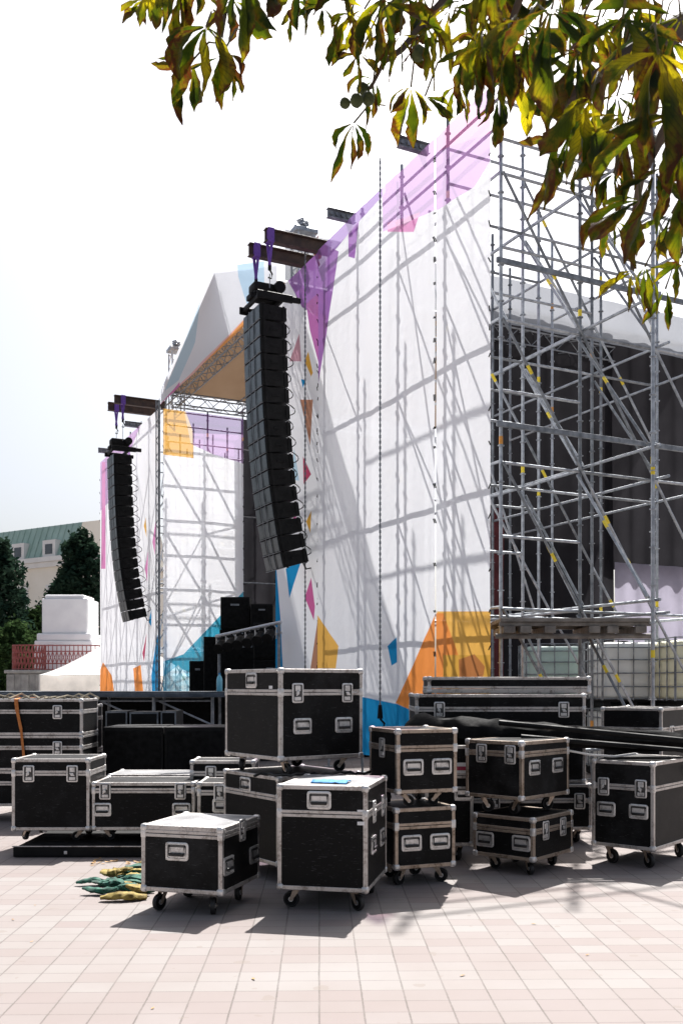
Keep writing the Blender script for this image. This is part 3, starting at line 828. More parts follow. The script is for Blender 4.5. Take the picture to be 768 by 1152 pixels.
# ---- banners
W_ = (0.93, 0.94, 0.975, 1)
PUR = (0.36, 0.16, 0.48, 1); LILAC = (0.60, 0.36, 0.66, 1); PINK = (0.70, 0.27, 0.52, 1); VIO = (0.24, 0.15, 0.44, 1)
ORA = (0.92, 0.32, 0.08, 1); YEL = (0.92, 0.52, 0.12, 1); OCH = (0.76, 0.42, 0.08, 1); BLU = (0.02, 0.28, 0.58, 1); CYA = (0.05, 0.42, 0.62, 1)
RED = (0.52, 0.08, 0.16, 1); BRN = (0.46, 0.23, 0.15, 1); SKYB = (0.52, 0.72, 0.85, 1); MAG = (0.62, 0.14, 0.35, 1)
def fp(pts): return [px_front(*p) for p in pts]
panel_main = [
    (fp([(560, 80), (562, 172), (538, 212), (500, 236), (436, 262), (436, 200)]), (0.56, 0.32, 0.63, 1), .42),
    (fp([(441, 252), (478, 240), (470, 262), (441, 262)]), PINK, .1),
    (fp([(497, 150), (530, 120), (560, 125), (560, 150), (497, 172)]), PINK, .12),
    (fp([(440, 190), (440, 218), (362, 304), (362, 262)]), (0.42, 0.26, 0.60, 1), .3),
    (fp([(398, 262), (410, 250), (405, 292), (398, 290)]), PUR, .1),
    (fp([(358, 270), (386, 284), (361, 440), (355, 400)]), PUR, .2),
    (fp([(362, 752), (362, 692), (386, 727), (383, 752)]), YEL, 0),
    (fp([(353, 755), (361, 697), (361.5, 755)]), BRN, 0),
    (fp([(440, 727), (450, 717), (451, 745), (445, 749)]), BLU, 0),
    (fp([(405, 773), (452, 792), (472, 796), (472, 850), (405, 850)]), BLU, 0),
    (fp([(450, 791), (494.5, 692), (497, 690), (497, 780), (470, 800)]), ORA, 0),
    (fp([(496, 688), (562, 688), (562, 800), (496, 800)]), YEL, 0),
    (fp([(495, 690), (503, 690), (520, 738), (515, 800), (495, 800)]), ORA, 0),
    (fp([(503, 737), (562, 737), (562, 800), (503, 800)]), OCH, 0),
    (fp([(520, 742), (538, 736), (550, 750), (540, 800), (522, 800)]), (0.50, 0.20, 0.07, 1), 0),
]
panel_end = [
    (fp([(314, 328), (364, 270), (364, 385), (343, 346)]), PUR, .2),
    (fp([(345, 345), (362, 330), (362, 440), (352, 372)]), (0.46, 0.15, 0.42, 1), .08),
    (fp([(329, 407), (340, 376), (342.5, 407)]), (0.62, 0.35, 0.42, 1), 0),
    (fp([(346, 407), (350, 396), (355, 420), (353, 424)]), OCH, 0),
    (fp([(342, 427), (347, 428), (344, 437)]), BLU, 0),
    (fp([(341, 450), (355, 450), (352, 502)]), BRN, 0),
    (fp([(331, 540), (334, 505), (340, 541)]), SKYB, 0),
    (fp([(344, 514), (353.5, 534), (345, 545)]), RED, 0),
    (fp([(348, 587), (354, 575), (353, 600)]), OCH, 0),
    (fp([(333, 585), (336, 566), (337, 590)]), MAG, 0),
    (fp([(325, 640), (343, 630), (329, 673)]), BLU, 0),
    (fp([(310, 640), (316, 640), (319, 700), (324, 760), (310, 760)]), BLU, 0),
    (fp([(347, 672), (354, 650), (358, 682), (357, 698)]), MAG, 0),
    (fp([(353, 755), (361, 697), (363, 755)]), BRN, 0),
]
def banner(name, label, u0, u1, z0, z1, mat, nu, nz, plane='front', uc=0, amp=.02, dark=True, topcut=None, v0=0.0):
    """hanging printed cloth: grid with slack between its ties"""
    b = MB(); uvs = []
    for i in range(nu + 1):
        for j in range(nz + 1):
            a = u0 + (u1 - u0) * i / nu; z = z0 + (z1 - z0) * j / nz
            ed = math.sin(math.pi * i / nu)
            d = amp * (1.2 * noise.noise(Vector((a * .55, z * .35, uc + 3.3))) + .55 * noise.noise(Vector((a * 1.6, z * .28, uc + 1.1))) + .30 * noise.noise(Vector((a * 6, z * .5, 7 + uc)))) * (0.35 + .65 * ed)
            if plane == 'front': p = S(a, v0 - .045 + d - amp, z)
            else: p = S(uc - .045 + d - amp, a, z)
            b.v.append(p); uvs.append((a, z))
    for i in range(nu):
        for j in range(nz):
            k = i * (nz + 1) + j
            b.f.append([k, k + 1, k + nz + 2, k + nz + 1]); b.m.append(0)
    me = b.mesh('cloth', mat, True)
    ul = me.uv_layers.new(name='UVMap')
    for lp in me.loops: ul.data[lp.index].uv = uvs[lp.vertex_index]
    t = thing(name, label, 'banner', S(u0 if plane == 'front' else uc, v0 if plane == 'front' else u0, z0), 0, 'printed scaffold banners')
    o = link('cloth', me, t, -Vector(t.location))
    # lacing along both upright edges
    lc = MB()
    for e in (u0, u1):
        z = z0 + .3; r_ = random.Random(int(e * 10))
        while z < z1 - .2:
            p = (S(e, v0 - .06 - amp, z) if plane == 'front' else S(uc - .06 - amp, e, z)) - Vector(t.location)
            lc.box(p, (.016, .012, r_.uniform(.03, .10)), .003, 1, Matrix.Rotation(r_.uniform(-.5, .5), 4, 'Y'))
            z += r_.uniform(.25, .75)
    lc.build('lacing', M_black, t)
    return t
matA = fabric('banner_print_main', W_, panel_main)
matB = fabric('banner_print_end', W_, panel_end)
banner('printed_banner', 'narrow white printed banner nearest the open scaffold, orange block at its foot', 0.0, 1.405, .35, HT, matA, 20, 90, amp=.03)
banner('printed_banner', 'widest white printed banner, blue foot and purple top, behind the hanging chain', 1.425, 5.60, .35, HT, matA, 60, 90, amp=.042)
banner('printed_banner', 'white banner with small coloured triangles behind the near line array', 5.62, 7.76, 1.2, HT - .02, matB, 24, 90)
left_front = [
    (fp([(185, 440), (185, 485), (150, 540), (128, 562), (113, 600), (110, 520)]), (0.66, 0.45, 0.72, 1), .15),
    (fp([(117, 520), (121, 520), (121, 640), (116, 640)]), PINK, .05),
    (fp([(146, 500), (149, 500), (149, 600), (147, 560)]), PUR, .05),
    (fp([(112, 762), (118, 745), (128, 760), (132, 790), (112, 790)]), ORA, 0),
    (fp([(152, 752), (161, 748), (165, 790), (155, 790)]), ORA, 0),
    (fp([(174, 610), (178, 585), (177, 625)]), PINK, 0),
    (fp([(165, 640), (169, 620), (168, 655)]), PINK, 0),
    (fp([(163, 735), (168, 712), (165, 745)]), RED, 0),
    (fp([(170, 700), (173, 685), (173, 705)]), BLU, 0),
    (fp([(178, 722), (184, 700), (184, 790), (174, 790), (173, 760)]), BLU, 0),
    (fp([(164, 592), (166, 582), (167, 605)]), OCH, 0),
]
banner('printed_banner', 'far white banner with lilac top and orange foot, behind the left line array', 16.46, 24.4, .35, 9.55, fabric('banner_print_far', W_, left_front), 60, 70)
def sp_(pts): return [px_side(x, y, 16.5) for x, y in pts]
left_side = [
    (sp_([(205, 455), (280, 455), (280, 524), (240, 512), (214, 500)]), (0.64, 0.36, 0.68, 1), .55),
    (sp_([(208, 462), (280, 468), (280, 490), (216, 488)]), (0.20, 0.06, 0.28, 1), .1),
    (sp_([(183, 450), (205, 455), (216, 485), (217, 516), (183, 512)]), YEL, .18),
    (sp_([(205, 737), (280, 658), (280, 800), (205, 800)]), CYA, .15), (sp_([(170, 749), (206, 736), (206, 800), (170, 800)]), CYA, .15),
    (sp_([(183, 762), (200, 748), (222, 775), (190, 800)]), (0.30, 0.62, 0.76, 1), .1),
]
banner('printed_banner', 'side banner of the far wing with blue foot and yellow top corner', 0.0, 2.45, .9, 9.5, fabric('banner_print_side', W_, left_side, .14), 26, 80, plane='side', uc=16.5)

# ---- stage deck
st = thing('stage_platform', 'black stage platform behind the cases, spanning between the two scaffold wings', 'stage', S(7.2, -1.8, 0))
def prism(poly, z0, z1, mat, name, par, bev=0):
    b = MB(); n = len(poly); o = Vector(par.location) if par else Vector((0, 0, 0))
    vs = [Vector((p[0], p[1], z0)) - o for p in poly] + [Vector((p[0], p[1], z1)) - o for p in poly]
    b.add(vs, [list(range(n))[::-1], [n + k for k in range(n)]] + [[k, (k+1) % n, n + (k+1) % n, n + k] for k in range(n)])
    return b.build(name, mat, par)
P = [S(7.2, -1.8, 0), S(24.6, -1.8, 0), S(24.6, -.12, 0), S(16.3, -.12, 0), S(16.3, 9, 0), S(7.2, 9, 0)]
prism(P, 1.20, 1.30, M_black, 'deck', st)
P2 = [S(7.35, -1.65, 0), S(24.45, -1.65, 0), S(24.45, -.2, 0), S(16.2, -.2, 0), S(16.2, 8.9, 0), S(7.35, 8.9, 0)]
prism(P2, 0.02, 1.197, M_blackcloth, 'skirt', st)
# runway wing of the deck
rw = thing('catwalk', 'long dark catwalk deck at the left behind the cases, on steel legs', 'catwalk', (-7.4, 16.6, 0))
b = MB(); b.box2((0, 0, 1.36), (5.5, 1.2, 1.43), .006); b.build('deck', simple('catwalk_deck', (.03, .04, .055, 1), (.07, .085, .10, 1), 6, .45), rw)
b = MB(); b.box2((0, -.045, 1.335), (5.5, -.003, 1.405), .004); b.build('edge_beam', simple('dark_blue_steel', (.035, .05, .07, 1), (.08, .10, .13, 1), 6, .4, .4), rw)
for x in (.2, 1.2, 2.2, 3.2, 4.2, 5.2):
    for y in (.1, 1.1):
        b = MB(); b.cyl((x, y, .004), (x, y, 1.358), .03, 8); b.build('leg', M_galv_dark, rw, smooth=True)
for x in (.2, 1.2, 2.2, 3.2, 4.2):
    b = MB(); b.cyl((x, .16, 1.30), (x + 1.0, .16, .85), .018, 6); b.cyl((x, .16, 1.27), (x + 1, .16, 1.27), .018, 6); b.build('brace', M_galv, rw, smooth=True)
b = MB(); b.box2((0, 1.12, .05), (5.5, 1.15, 1.30)); b.build('back_drape', M_blackcloth, rw)
# black cases/racks under the catwalk
for k, (p0, p1, ytop, lab) in enumerate(((119, 145, 800, 'small black rack with grey edges under the catwalk, leftmost of the rack row'), (146, 180, 801, 'wider black rack with grey edges under the catwalk, middle of the rack row'), (181, 200, 800, 'narrow black rack with grey edges under the catwalk, nearest the stage'))):
    Y = 13.2; x0 = PX(p0, Y); x1 = PX(p1, Y) - .02; zt = PZ(ytop, Y)
    t = thing('equipment_rack', lab, 'rack', (x0, Y, 0), 0, 'racks under the catwalk')
    b = MB(); b.box2((0, 0, .01), (x1 - x0, .6, zt), .004); b.build('cabinet', M_black, t)
    b = MB(); W2 = x1 - x0
    for x in (0, W2 - .02): b.box2((x, -.006, .03), (x + .02, -.0005, zt - .003), .001)
    b.box2((.021, -.006, zt - .025), (W2 - .021, -.0005, zt - .003), .001); b.build('rack_frame', M_galv_dark, t)

# ---- roof
rf = thing('stage_roof', 'white fabric stage roof with orange lower edge between the two wings', 'roof', S(12.1, 0, 9.7))
o = Vector(rf.location)
UL, UR, UM = 7.7, 16.5, 11.8
def roof_z(u): return 11.75 - (u - 11.8) * (1.75 / 4.7) if u > 11.8 else 11.75 - (11.8 - u) * (1.38 / 4.1)
ZE, ZP = 10.05, 11.75
fasc_p = [
    (fp([(266, 296), (300, 290), (300, 335), (274, 345), (271, 312)]), (0.50, 0.68, 0.84, 1), 0),
    (fp([(188, 440), (228, 340), (222, 385), (204, 428)]), (0.55, 0.72, 0.84, 1), 0),
    (fp([(183, 455), (318, 318), (318, 335), (184, 470)]), (0.88, 0.56, 0.52, 1), 0),
    (fp([(192, 452), (285, 352), (285, 368), (192, 466)]), (0.90, 0.40, 0.14, 1), 0),
    (fp([(183, 455), (205, 430), (205, 448), (183, 470)]), PINK, 0),
    (fp([(295, 345), (320, 315), (320, 335), (300, 355)]), (0.5, 0.15, 0.3, 1), 0),
]
b = MB(); uvs = []
N = 44; Mz = 12
for i in range(N + 1):
    u = UL + (UR - UL) * i / N
    zt = roof_z(u)
    for j in range(Mz + 1):
        z = 9.62 + (zt - 9.62) * j / Mz
        q = S(u, -.06 + .02 * noise.noise(Vector((u, z, 4))), z); b.v.append(q - o); uvs.append((u, z))
for i in range(N):
    for j in range(Mz):
        k = i * (Mz + 1) + j; b.f.append([k, k+1, k+Mz+2, k+Mz+1]); b.m.append(0)
me = b.mesh('fascia', fabric('fascia_print', (0.84, 0.87, 0.93, 1), fasc_p, .03, .5), True)
ul = me.uv_layers.new(name='UVMap')
for lp in me.loops: ul.data[lp.index].uv = uvs[lp.vertex_index]
link('fascia', me, rf)
def roof_fabric(name, a1, a2, tl_, tp_):
    t = NT(name); df = t.n('BsdfDiffuse'); tl = t.n('BsdfTranslucent'); p = t.geo()
    c = t.ramp(t.noise(p, .8, 4), [(.35, a1), (.65, a2)])
    t.l(c, df.inputs[0]); t.l(c, tl.inputs[0]); a = t.n('MixShader'); a.inputs[0].default_value = tl_
    t.l(df.outputs[0], a.inputs[1]); t.l(tl.outputs[0], a.inputs[2])
    tp = t.n('BsdfTransparent'); b = t.n('MixShader'); b.inputs[0].default_value = tp_; t.l(a.outputs[0], b.inputs[1]); t.l(tp.outputs[0], b.inputs[2]); t.l(b.outputs[0], t.out.inputs[0]); return t.mat
DV = 12.0; N = 8
for (ua, ub, mt) in ((UL, UM, roof_fabric('white_roof_mesh', (.74, .74, .74, 1), (.8, .8, .8, 1), .5, .55)), (UM, UR, roof_fabric('tan_roof_cloth', (.30, .20, .125, 1), (.38, .26, .17, 1), .10, 0.0))):
    b = MB()
    for i in range(N + 1):
        u = ua + (ub - ua) * i / N
        zt = roof_z(u)
        b.v.append(S(u, 0.02, zt) - o); b.v.append(S(u, DV, zt) - o)
    for i in range(N): b.f.append([2*i, 2*i+1, 2*i+3, 2*i+2]); b.m.append(0)
    b.build('roof_slope', mt, rf, smooth=True)
# near eave cloth: grey band along the stage side
b = MB()
N = 40
for i in range(N + 1):
    v = .1 + (16 - .1) * i / N
    for z in (9.95, 10.5, 11.0): b.v.append(S(UL - .05 + .02 * math.sin(i * 1.7 + z), v, z) - o)
for i in range(N):
    for j in range(2): k = 3*i+j; b.f.append([k, k+1, k+4, k+3]); b.m.append(0)
b.build('eave_cloth', roof_fabric('grey_roof_mesh', (.22, .235, .265, 1), (.27, .285, .315, 1), .4, .22), rf, smooth=True)
# trusses
def truss(mb, p, q, w=.30, n=12, r=.02, r2=.011):
    p = Vector(p); q = Vector(q); d = (q - p).normalized()
    up = Vector((0, 0, 1)) if abs(d.z) < .9 else Vector((1, 0, 0))
    s_ = d.cross(up).normalized(); up = s_.cross(d).normalized()
    C = [s_*a*w/2 + up*c*w/2 for a, c in ((1, 1), (1, -1), (-1, -1), (-1, 1))]
    for c in C: mb.cyl(p + c, q + c, r, 6)
    for k in range(n):
        a = p.lerp(q, k / n); e = p.lerp(q, (k + 1) / n)
        for f in range(4):
            c1, c2 = C[f], C[(f+1) % 4]
            if k % 2: c1, c2 = c2, c1
            mb.cyl(a + c1, e + c2, r2, 5)
for (p, q, nn) in ((S(UL, .25, 9.75), S(UR, .25, 9.75), 24), (S(UL, 4.5, 9.75), S(UR, 4.5, 9.75), 24), (S(UL + .2, .25, 9.75), S(UL + .2, 9, 9.75), 24), (S(UR - .2, .25, 9.75), S(UR - .2, 9, 9.75), 24),
                   (S(UM, .25, 11.45), S(UM, 9, 11.45), 24), (S(UL, 2.4, 9.75), S(UR, 2.4, 9.75), 24)):
    b = MB(); truss(b, p - o, q - o, .34, nn); b.build('truss', M_galv_dark, rf)

# ---- drapes at the stage side and behind
def drape(label, u, v0, v1, z0, z1, mat, amp=.07, plane='side', cat='curtain', nm='stage_curtain'):
    b = MB(); N = int(abs(v1 - v0) * 14); nz = 6
    for i in range(N + 1):
        v = v0 + (v1 - v0) * i / N
        for j in range(nz + 1):
            z = z0 + (z1 - z0) * j / nz
            d = amp * (math.sin(v * 9 + 1.2 * noise.noise(Vector((v, z * .2, 0)))) * .6 + noise.noise(Vector((v * 3, z * .3, 5))))
            b.v.append(S(u + d, v, z) if plane == 'side' else S(v, u + d, z))
    for i in range(N):
        for j in range(nz):
            k = i * (nz + 1) + j; b.f.append([k, k+1, k+nz+2, k+nz+1]); b.m.append(0)
    return tag(b.build(nm, mat, smooth=True), label, cat)
def drape_mat(name, a, transl):
    t = NT(name); p = t.geo(); df = t.n('BsdfDiffuse'); tl = t.n('BsdfTranslucent')
    c = t.ramp(t.noise(p, 1.2, 4), [(.35, a), (.65, tuple(x * 1.35 for x in a[:3]) + (1,))])
    t.l(c, df.inputs[0]); t.l(c, tl.inputs[0]); m = t.n('MixShader'); m.inputs[0].default_value = transl
    t.l(df.outputs[0], m.inputs[1]); t.l(tl.outputs[0], m.inputs[2]); t.l(m.outputs[0], t.out.inputs[0]); return t.mat
M_drape = drape_mat('black_voile', (.019, .0185, .021, 1), .5)
M_lilac = drape_mat('lilac_cloth', (.30, .285, .35, 1), .5)
drape('black pleated curtain hanging behind the open scaffold, reaching the deck', 7.9, 4.4, 9.1, 1.32, 10.3, M_drape)
drape('black pleated curtain further back at the right edge, ending above the pale cloth', 8.05, 8.9, 17, 4.45, 10.3, M_drape)
drape('pale lilac cloth hanging under the black curtain at the right edge', 7.8, 9.05, 17, 1.0, 4.6, M_lilac, .04)
drape('black curtain beside the far wing at the back of the stage', 16.9, 2.55, 9, 1.32, 9.6, M_drape)
drape('dark red curtain strip behind the scaffold', 7.5, 4.9, 5.5, 1.32, 5.6, simple('dark_red_cloth', (.06, .008, .01, 1), (.10, .015, .018, 1), 4, .9), .03)

# ================================================================== LINE ARRAYS
def line_array(label, u, v, ztop, nbox, hb, scale=1.0, tilt0=1.0, curve=.55):
    base = S(u, v, ztop)
    t = thing('line_array', label, 'loudspeaker array', base, _a + math.pi, 'hanging line arrays')
    # local: after the turn, +x = audience side (-v), y = along the stage
    W = .86; D = .52
    ang = R(tilt0); p = Vector((D * .5, 0, -.30))       # front top edge point
    xs = []
    b = MB(); b.box((0, 0, -.06), (D * 1.25, .24, .10), .01, 1); 
    for y in (-.46, .46): b.box((-.02, y, -.16), (D * 1.35, .05, .14), .008, 1)
    for y in (-.46, .46): b.box((-.42, y, -.16), (.22, .06, .10), .008, 1)
    for x in (-.2, .25): b.box((x, 0, -.15), (.06, .95, .08), .008)
    b.build('fly_frame', M_black, t, smooth=False)
    b = MB(); b.cyl((-.22, -.24, .14), (-.22, .24, .14), .11, 16); b.box((.06, 0, .12), (.42, .34, .17), .04, 2); b.box((0, .1, .02), (.5, .1, .05), .01)
    b.build('chain_motor', M_black, t, smooth=True)
    cab = MB(); 
    for k in range(nbox):
        dn = Vector((-math.sin(ang), 0, -math.cos(ang))); fw = Vector((math.cos(ang), 0, -math.sin(ang)))
        c = p + dn * (hb / 2) - fw * (D / 2)
        rot = Matrix.Rotation(ang, 4, 'Y')
        b = MB()
        hh = hb - .016
        # wedge cabinet, slimmer at the back
        vs = []
        for (x, z) in ((D/2, hh/2), (D/2, -hh/2), (-D/2, -hh/2*.82), (-D/2, hh/2*.82)):
            for y in (-W/2, W/2): vs.append(c + rot.to_3x3() @ Vector((x, y, z)))
        b.add(vs, [[0, 1, 3, 2], [2, 3, 5, 4], [4, 5, 7, 6], [6, 7, 1, 0], [0, 2, 4, 6], [1, 7, 5, 3]])
        # rigging plates and side handle
        for y in (-W/2 - .008, W/2 + .008):
            b.box(c + rot.to_3x3() @ Vector((D/2 - .07, y, 0)), (.05, .016, hb * .98), .004, 1, rot)
            b.box(c + rot.to_3x3() @ Vector((-D/2 + .06, y, 0)), (.05, .016, hb * .9), .004, 1, rot)
            b.box(c + rot.to_3x3() @ Vector((.0, y, 0)), (.16, .010, .05), .004, 1, rot)
        box_o = b.build('cabinet', M_black, t)
        gr = MB()
        for s_, yy, ww in ((0, -W/2 + .165, .30), (0, W/2 - .165, .30), (0, 0, .44)):
            gr.box(c + rot.to_3x3() @ Vector((D/2 + .008, yy, 0)), (.014, ww, hh - .03), .006, 1, rot)
        gr.build('grille', M_grille, box_o)
        fr = MB()
        fr.box(c + rot.to_3x3() @ Vector((D/2 + .012, 0, -hh/2)), (.02, W, .012), .002, 1, rot)
        for yy in (-W/2 + .33, W/2 - .33): fr.box(c + rot.to_3x3() @ Vector((D/2 + .014, yy, 0)), (.018, .016, hh), .002, 1, rot)
        fr.build('front_frame', M_galv_dark, box_o)
        rv = MB()
        q = c + rot.to_3x3() @ Vector((-D/2 - .004, 0, 0)); rv.box(q, (.008, .3, hb * .5), .002, 1, rot)
        rv.build('rear_panel', M_chrome if k % 2 else M_galv_dark, box_o)
        xs.append(c - fw * (D / 2) )
        p = p + dn * hb
        ang += R(curve * (0.4 + 1.9 * (k / nbox) ** 1.5))
    for k in range(len(xs) - 1):
        a, e = xs[k], xs[k+1]
        m = (a + e) / 2 + Vector((-.30 - .06 * (k % 3), 0, -.02))
        b = MB(); pts = []
        for i in range(9):
            s_ = i / 8
            pts.append(a * (1-s_)**2 * 1.0 + (m + Vector((-.10, 0, 0))) * 2 * s_ * (1-s_) + e * s_**2 + Vector((0, .1, 0)))
        b.tube(pts, .010, 5); b.build('link_cable', M_rubber, t, smooth=True)
    a = xs[-1]
    b = MB(); b.tube([a + Vector((0, .1, 0)), a + Vector((-.12, .1, -.22)), a + Vector((-.35, .1, -.16)), a + Vector((-.7, .1, .05)), a + Vector((-.80, .1, .12))], .016, 6); b.build('feed_cable', M_rubber, t, smooth=True)
    return t
M_grille = simple('grey_grille', (.035, .052, .062, 1), (.075, .10, .115, 1), 30, .38, .2)
near_arr = line_array('nearer black line array of stacked speaker boxes hanging before the triangles banner', 6.05, -.98, 8.85, 16, .305, curve=.8)
far_arr = line_array('farther black line array hanging before the far wing on the left', 17.6, -.98, 8.55, 16, .305, curve=.8)

# steel beams, slings, chains that carry the arrays
def ibeam(label, u, z, v0, v1, nm='steel_beam'):
    b = MB(); a = S(u, v0, z); c = S(u, v1, z); d = (c - a); L = d.length
    rot = Matrix.Rotation(_a, 4, 'Z')
    for dz, hh, ww in ((.11, .025, .14), (-.11, .025, .14), (0, .194, .03)):
        b.box((a + c) / 2 + Vector((0, 0, dz)), (L, ww, hh), .004, 1, rot)
    return tag(b.build(nm, M_steelbrown), label, 'steel beam', 'steel beams on the wings')
ibeam('rusty steel beam jutting from the near wing, upper one above the near line array', 5.75, 9.86, -1.1, .25)
ibeam('rusty steel beam jutting from the near wing, lower one above the near line array', 6.45, 9.86, -1.15, .25)
ibeam('rusty steel beam jutting from the far wing, nearer of the two on the left', 17.1, 9.78, -1.25, .25)
ibeam('rusty steel beam jutting from the far wing, farther of the two on the left', 17.9, 9.78, -1.25, .25)
for (u, ztop, zb, lab) in ((5.75, 9.86, 8.9, 'violet sling with hook under the upper near beam'), (6.45, 9.86, 8.9, 'violet sling with hook under the lower near beam'),
                           (17.1, 9.78, 8.6, 'violet sling with hook under the nearer left beam'), (17.9, 9.78, 8.6, 'violet sling with hook under the farther left beam')):
    t = thing('hoist_sling', lab, 'sling', S(u, -1.0, ztop), _a, 'violet hoist slings')
    b = MB(); b.box((0, 0, .0), (.13, .17, .27), .01); b.box((.0, -.05, -.33), (.05, .03, .46), .005, 1, Matrix.Rotation(.12, 4, 'Y')); b.box((.0, .05, -.33), (.05, .03, .46), .005, 1, Matrix.Rotation(-.12, 4, 'Y'))
    b.build('webbing', M_strapviolet, t)
    b = MB(); b.box((0, 0, -.58), (.06, .05, .12), .015, 2)
    b.tube([(0, 0, -.62), (.05, 0, -.70), (.03, 0, -.78), (-.03, 0, -.77)], .016, 6); b.build('hook', M_black, t)
    b = MB(); b.cyl((0, 0, -.7), (0, 0, zb - ztop), .008, 6); b.build('chain', M_galv_dark, t)

def bracket(label, u, z, v0=-.48):
    b = MB(); rot = Matrix.Rotation(_a, 4, 'Z'); a = S(u, v0, z); c = S(u, .06, z)
    L = (c - a).length
    for dz, hh, ww in ((.075, .018, .10), (-.075, .018, .10), (0, .132, .02)): b.box((a + c)/2 + Vector((0, 0, dz)), (L, ww, hh), .003, 1, rot)
    for k in range(4): 
        q = a.lerp(c, .12 + k * .2); b.cyl(q + Vector((.02, -.03, 0)), q + Vector((-.012, .03, 0)), .035, 10)
    return tag(b.build('truss_bracket', M_galv_dark), label, 'bracket', 'brackets on the wing tops')
bracket('grey perforated bracket on the banner top above the violet triangle', 4.35, 9.80)
bracket('grey perforated bracket on the banner top near the leaves', 1.85, 9.80)
bracket('grey bracket on top of the far wing, nearest its beam', 19.0, 9.62)
bracket('grey bracket on top of the far wing at its far end', 22.8, 9.62)

def hang_chain(label, u, v, z0, z1, weight=True):
    t = thing('hoist_chain', label, 'chain', S(u, v, z0))
    b = MB(); 
    z = z0 + .12; k = 0
    pts = [(0, 0, z) for z in ()]
    zz = .12
    while zz < z1 - z0:
        if k % 2: b.box((0, 0, zz), (.018, .034, .05), .004)
        else: b.box((0, 0, zz), (.034, .018, .05), .004)
        zz += .045; k += 1
    b.build('chain', M_galv_dark, t)
    if weight:
        b = MB(); b.cyl((0, 0, -.1), (0, 0, .12), .05, 10, r2=.03); b.tube([(0, 0, -.1), (.07, 0, -.18), (.05, 0, -.27), (-.04, 0, -.26)], .02, 6)
        b.build('hook', M_black, t, smooth=True)
    return t
hang_chain('long grey chain with black hook hanging before the widest banner', 2.75, -.30, 1.10, 10.0)
hang_chain('thin grey chain hanging along the edge of the triangles banner', 5.98, -.18, 1.5, 9.9, False)
# chain hoist motor tower behind the roof edge
def motor_tower(label, u, v, z):
    t = thing('hoist_tower', label, 'hoist', S(u, v, z), _a, 'hoist towers on the roof corners')
    b = MB(); truss(b, (0, 0, -.6), (0, 0, 1.1), .36, 5, .022, .012); b.build('truss', M_truss, t)
    b = MB(); b.box((0, 0, 1.18), (.5, .42, .10), .01); 
    for k in range(5): b.box((.03 * math.sin(k), .02, 1.27 + k * .045), (.42 - k * .06, .30 - k * .04, .04), .01, 1, Matrix.Rotation(k * .5, 4, 'Z'))
    b.build('sleeve_block', M_galv, t)
    b = MB(); b.cyl((.24, -.2, .5), (.24, -.2, 1.1), .012, 6); b.box((.24, -.2, .75), (.16, .14, .26), .05, 2); b.tube([(.24, -.2, .6), (.28, -.2, .5), (.24, -.2, .42), (.2, -.2, .46)], .016, 6)
    b.build('motor', M_redhook, t, smooth=True)
motor_tower('truss hoist head with red motor above the near wing beams', 7.5, .45, 9.75)
motor_tower('truss hoist head with red motor at the far end of the roof', 16.6, .45, 10.1)

# ---- speakers and lights on the stage
def spk(label, px, Y, w, d, h, z, rz=0):
    t = thing('stage_monitor', label, 'loudspeaker', (PX(px, Y), Y, z), R(rz), 'black boxes on the stage')
    b = MB(); b.box2((0, 0, 0), (w, d, h), .012); b.build('cabinet', M_black, t)
    b = MB(); b.box2((.03, -.012, .03), (w - .03, -.001, h - .03), .006); b.build('grille', M_blackcloth, t)
    b = MB(); b.box2((w * .35, -.02, h * .72), (w * .65, -.0125, h * .78), .004); b.build('grip', M_galv_dark, t)
spk('lowest black stage box standing nearest the blue banner foot', 213, 23.0, .40, .6, .80, 1.305)
spk('tall black stage box beside the lowest one', 229, 22.6, .80, .6, 1.35, 1.305)
spk('wide black stage box under the topmost box', 247, 22.2, 1.15, .7, 1.50, 1.305)
spk('topmost black stage box on the speaker stack', 248, 22.1, .66, .6, .72, 2.81)
spk('black stage box set beside the topmost box', 282, 21.9, .5, .6, .55, 2.81)
for k in range(2):
    spk(('black stage box left of the banner edge, lower', 'black stage box left of the banner edge, upper')[k], 285, 21.0, .8, .6, .78, 1.305 + k * .79)
t = thing('lighting_bar', 'silver lighting bar with a row of spotlights slanting across the stage boxes', 'lighting bar', (PX(243, 20.2), 20.2, PZ(716, 20.2)))
o = Vector(t.location); e = Vector((PX(316, 19.4), 19.4, PZ(700, 19.4))) - o
b = MB(); b.cyl((0, 0, 0), e, .035, 8); b.cyl(Vector((0, .2, -.2)), e + Vector((0, .2, -.2)), .02, 8)
for k in range(8): b.cyl(e * (k/8), e * ((k+1)/8) + Vector((0, .2, -.2)), .012, 6)
b.build('bar', M_truss, t, smooth=True)
for f in (.05, .97):
    q = e * f; b = MB(); b.cyl(q, Vector((q.x, q.y, 1.305 - o.z)), .03, 8); b.build('stand', M_galv_dark, t, smooth=True)
for k in range(6):
    q = e * (.1 + .15 * k) + Vector((0, -.06, -.20))
    b = MB(); b.cyl(q + Vector((0, .14, .04)), q + Vector((-.06, -.14, -.10)), .085, 12, r2=.11); b.box(q + Vector((0, 0, .12)), (.20, .03, .03), .005); b.cyl(q + Vector((0, 0, .12)), q + Vector((0, .06, .2)), .015, 6)
    lo = b.build('spotlight', M_black, t, smooth=True)
    b = MB(); b.box(q + Vector((.11, 0, .02)), (.02, .04, .22), .004); b.box(q + Vector((-.11, 0, .02)), (.02, .04, .22), .004); b.build('yoke', M_chrome, lo)

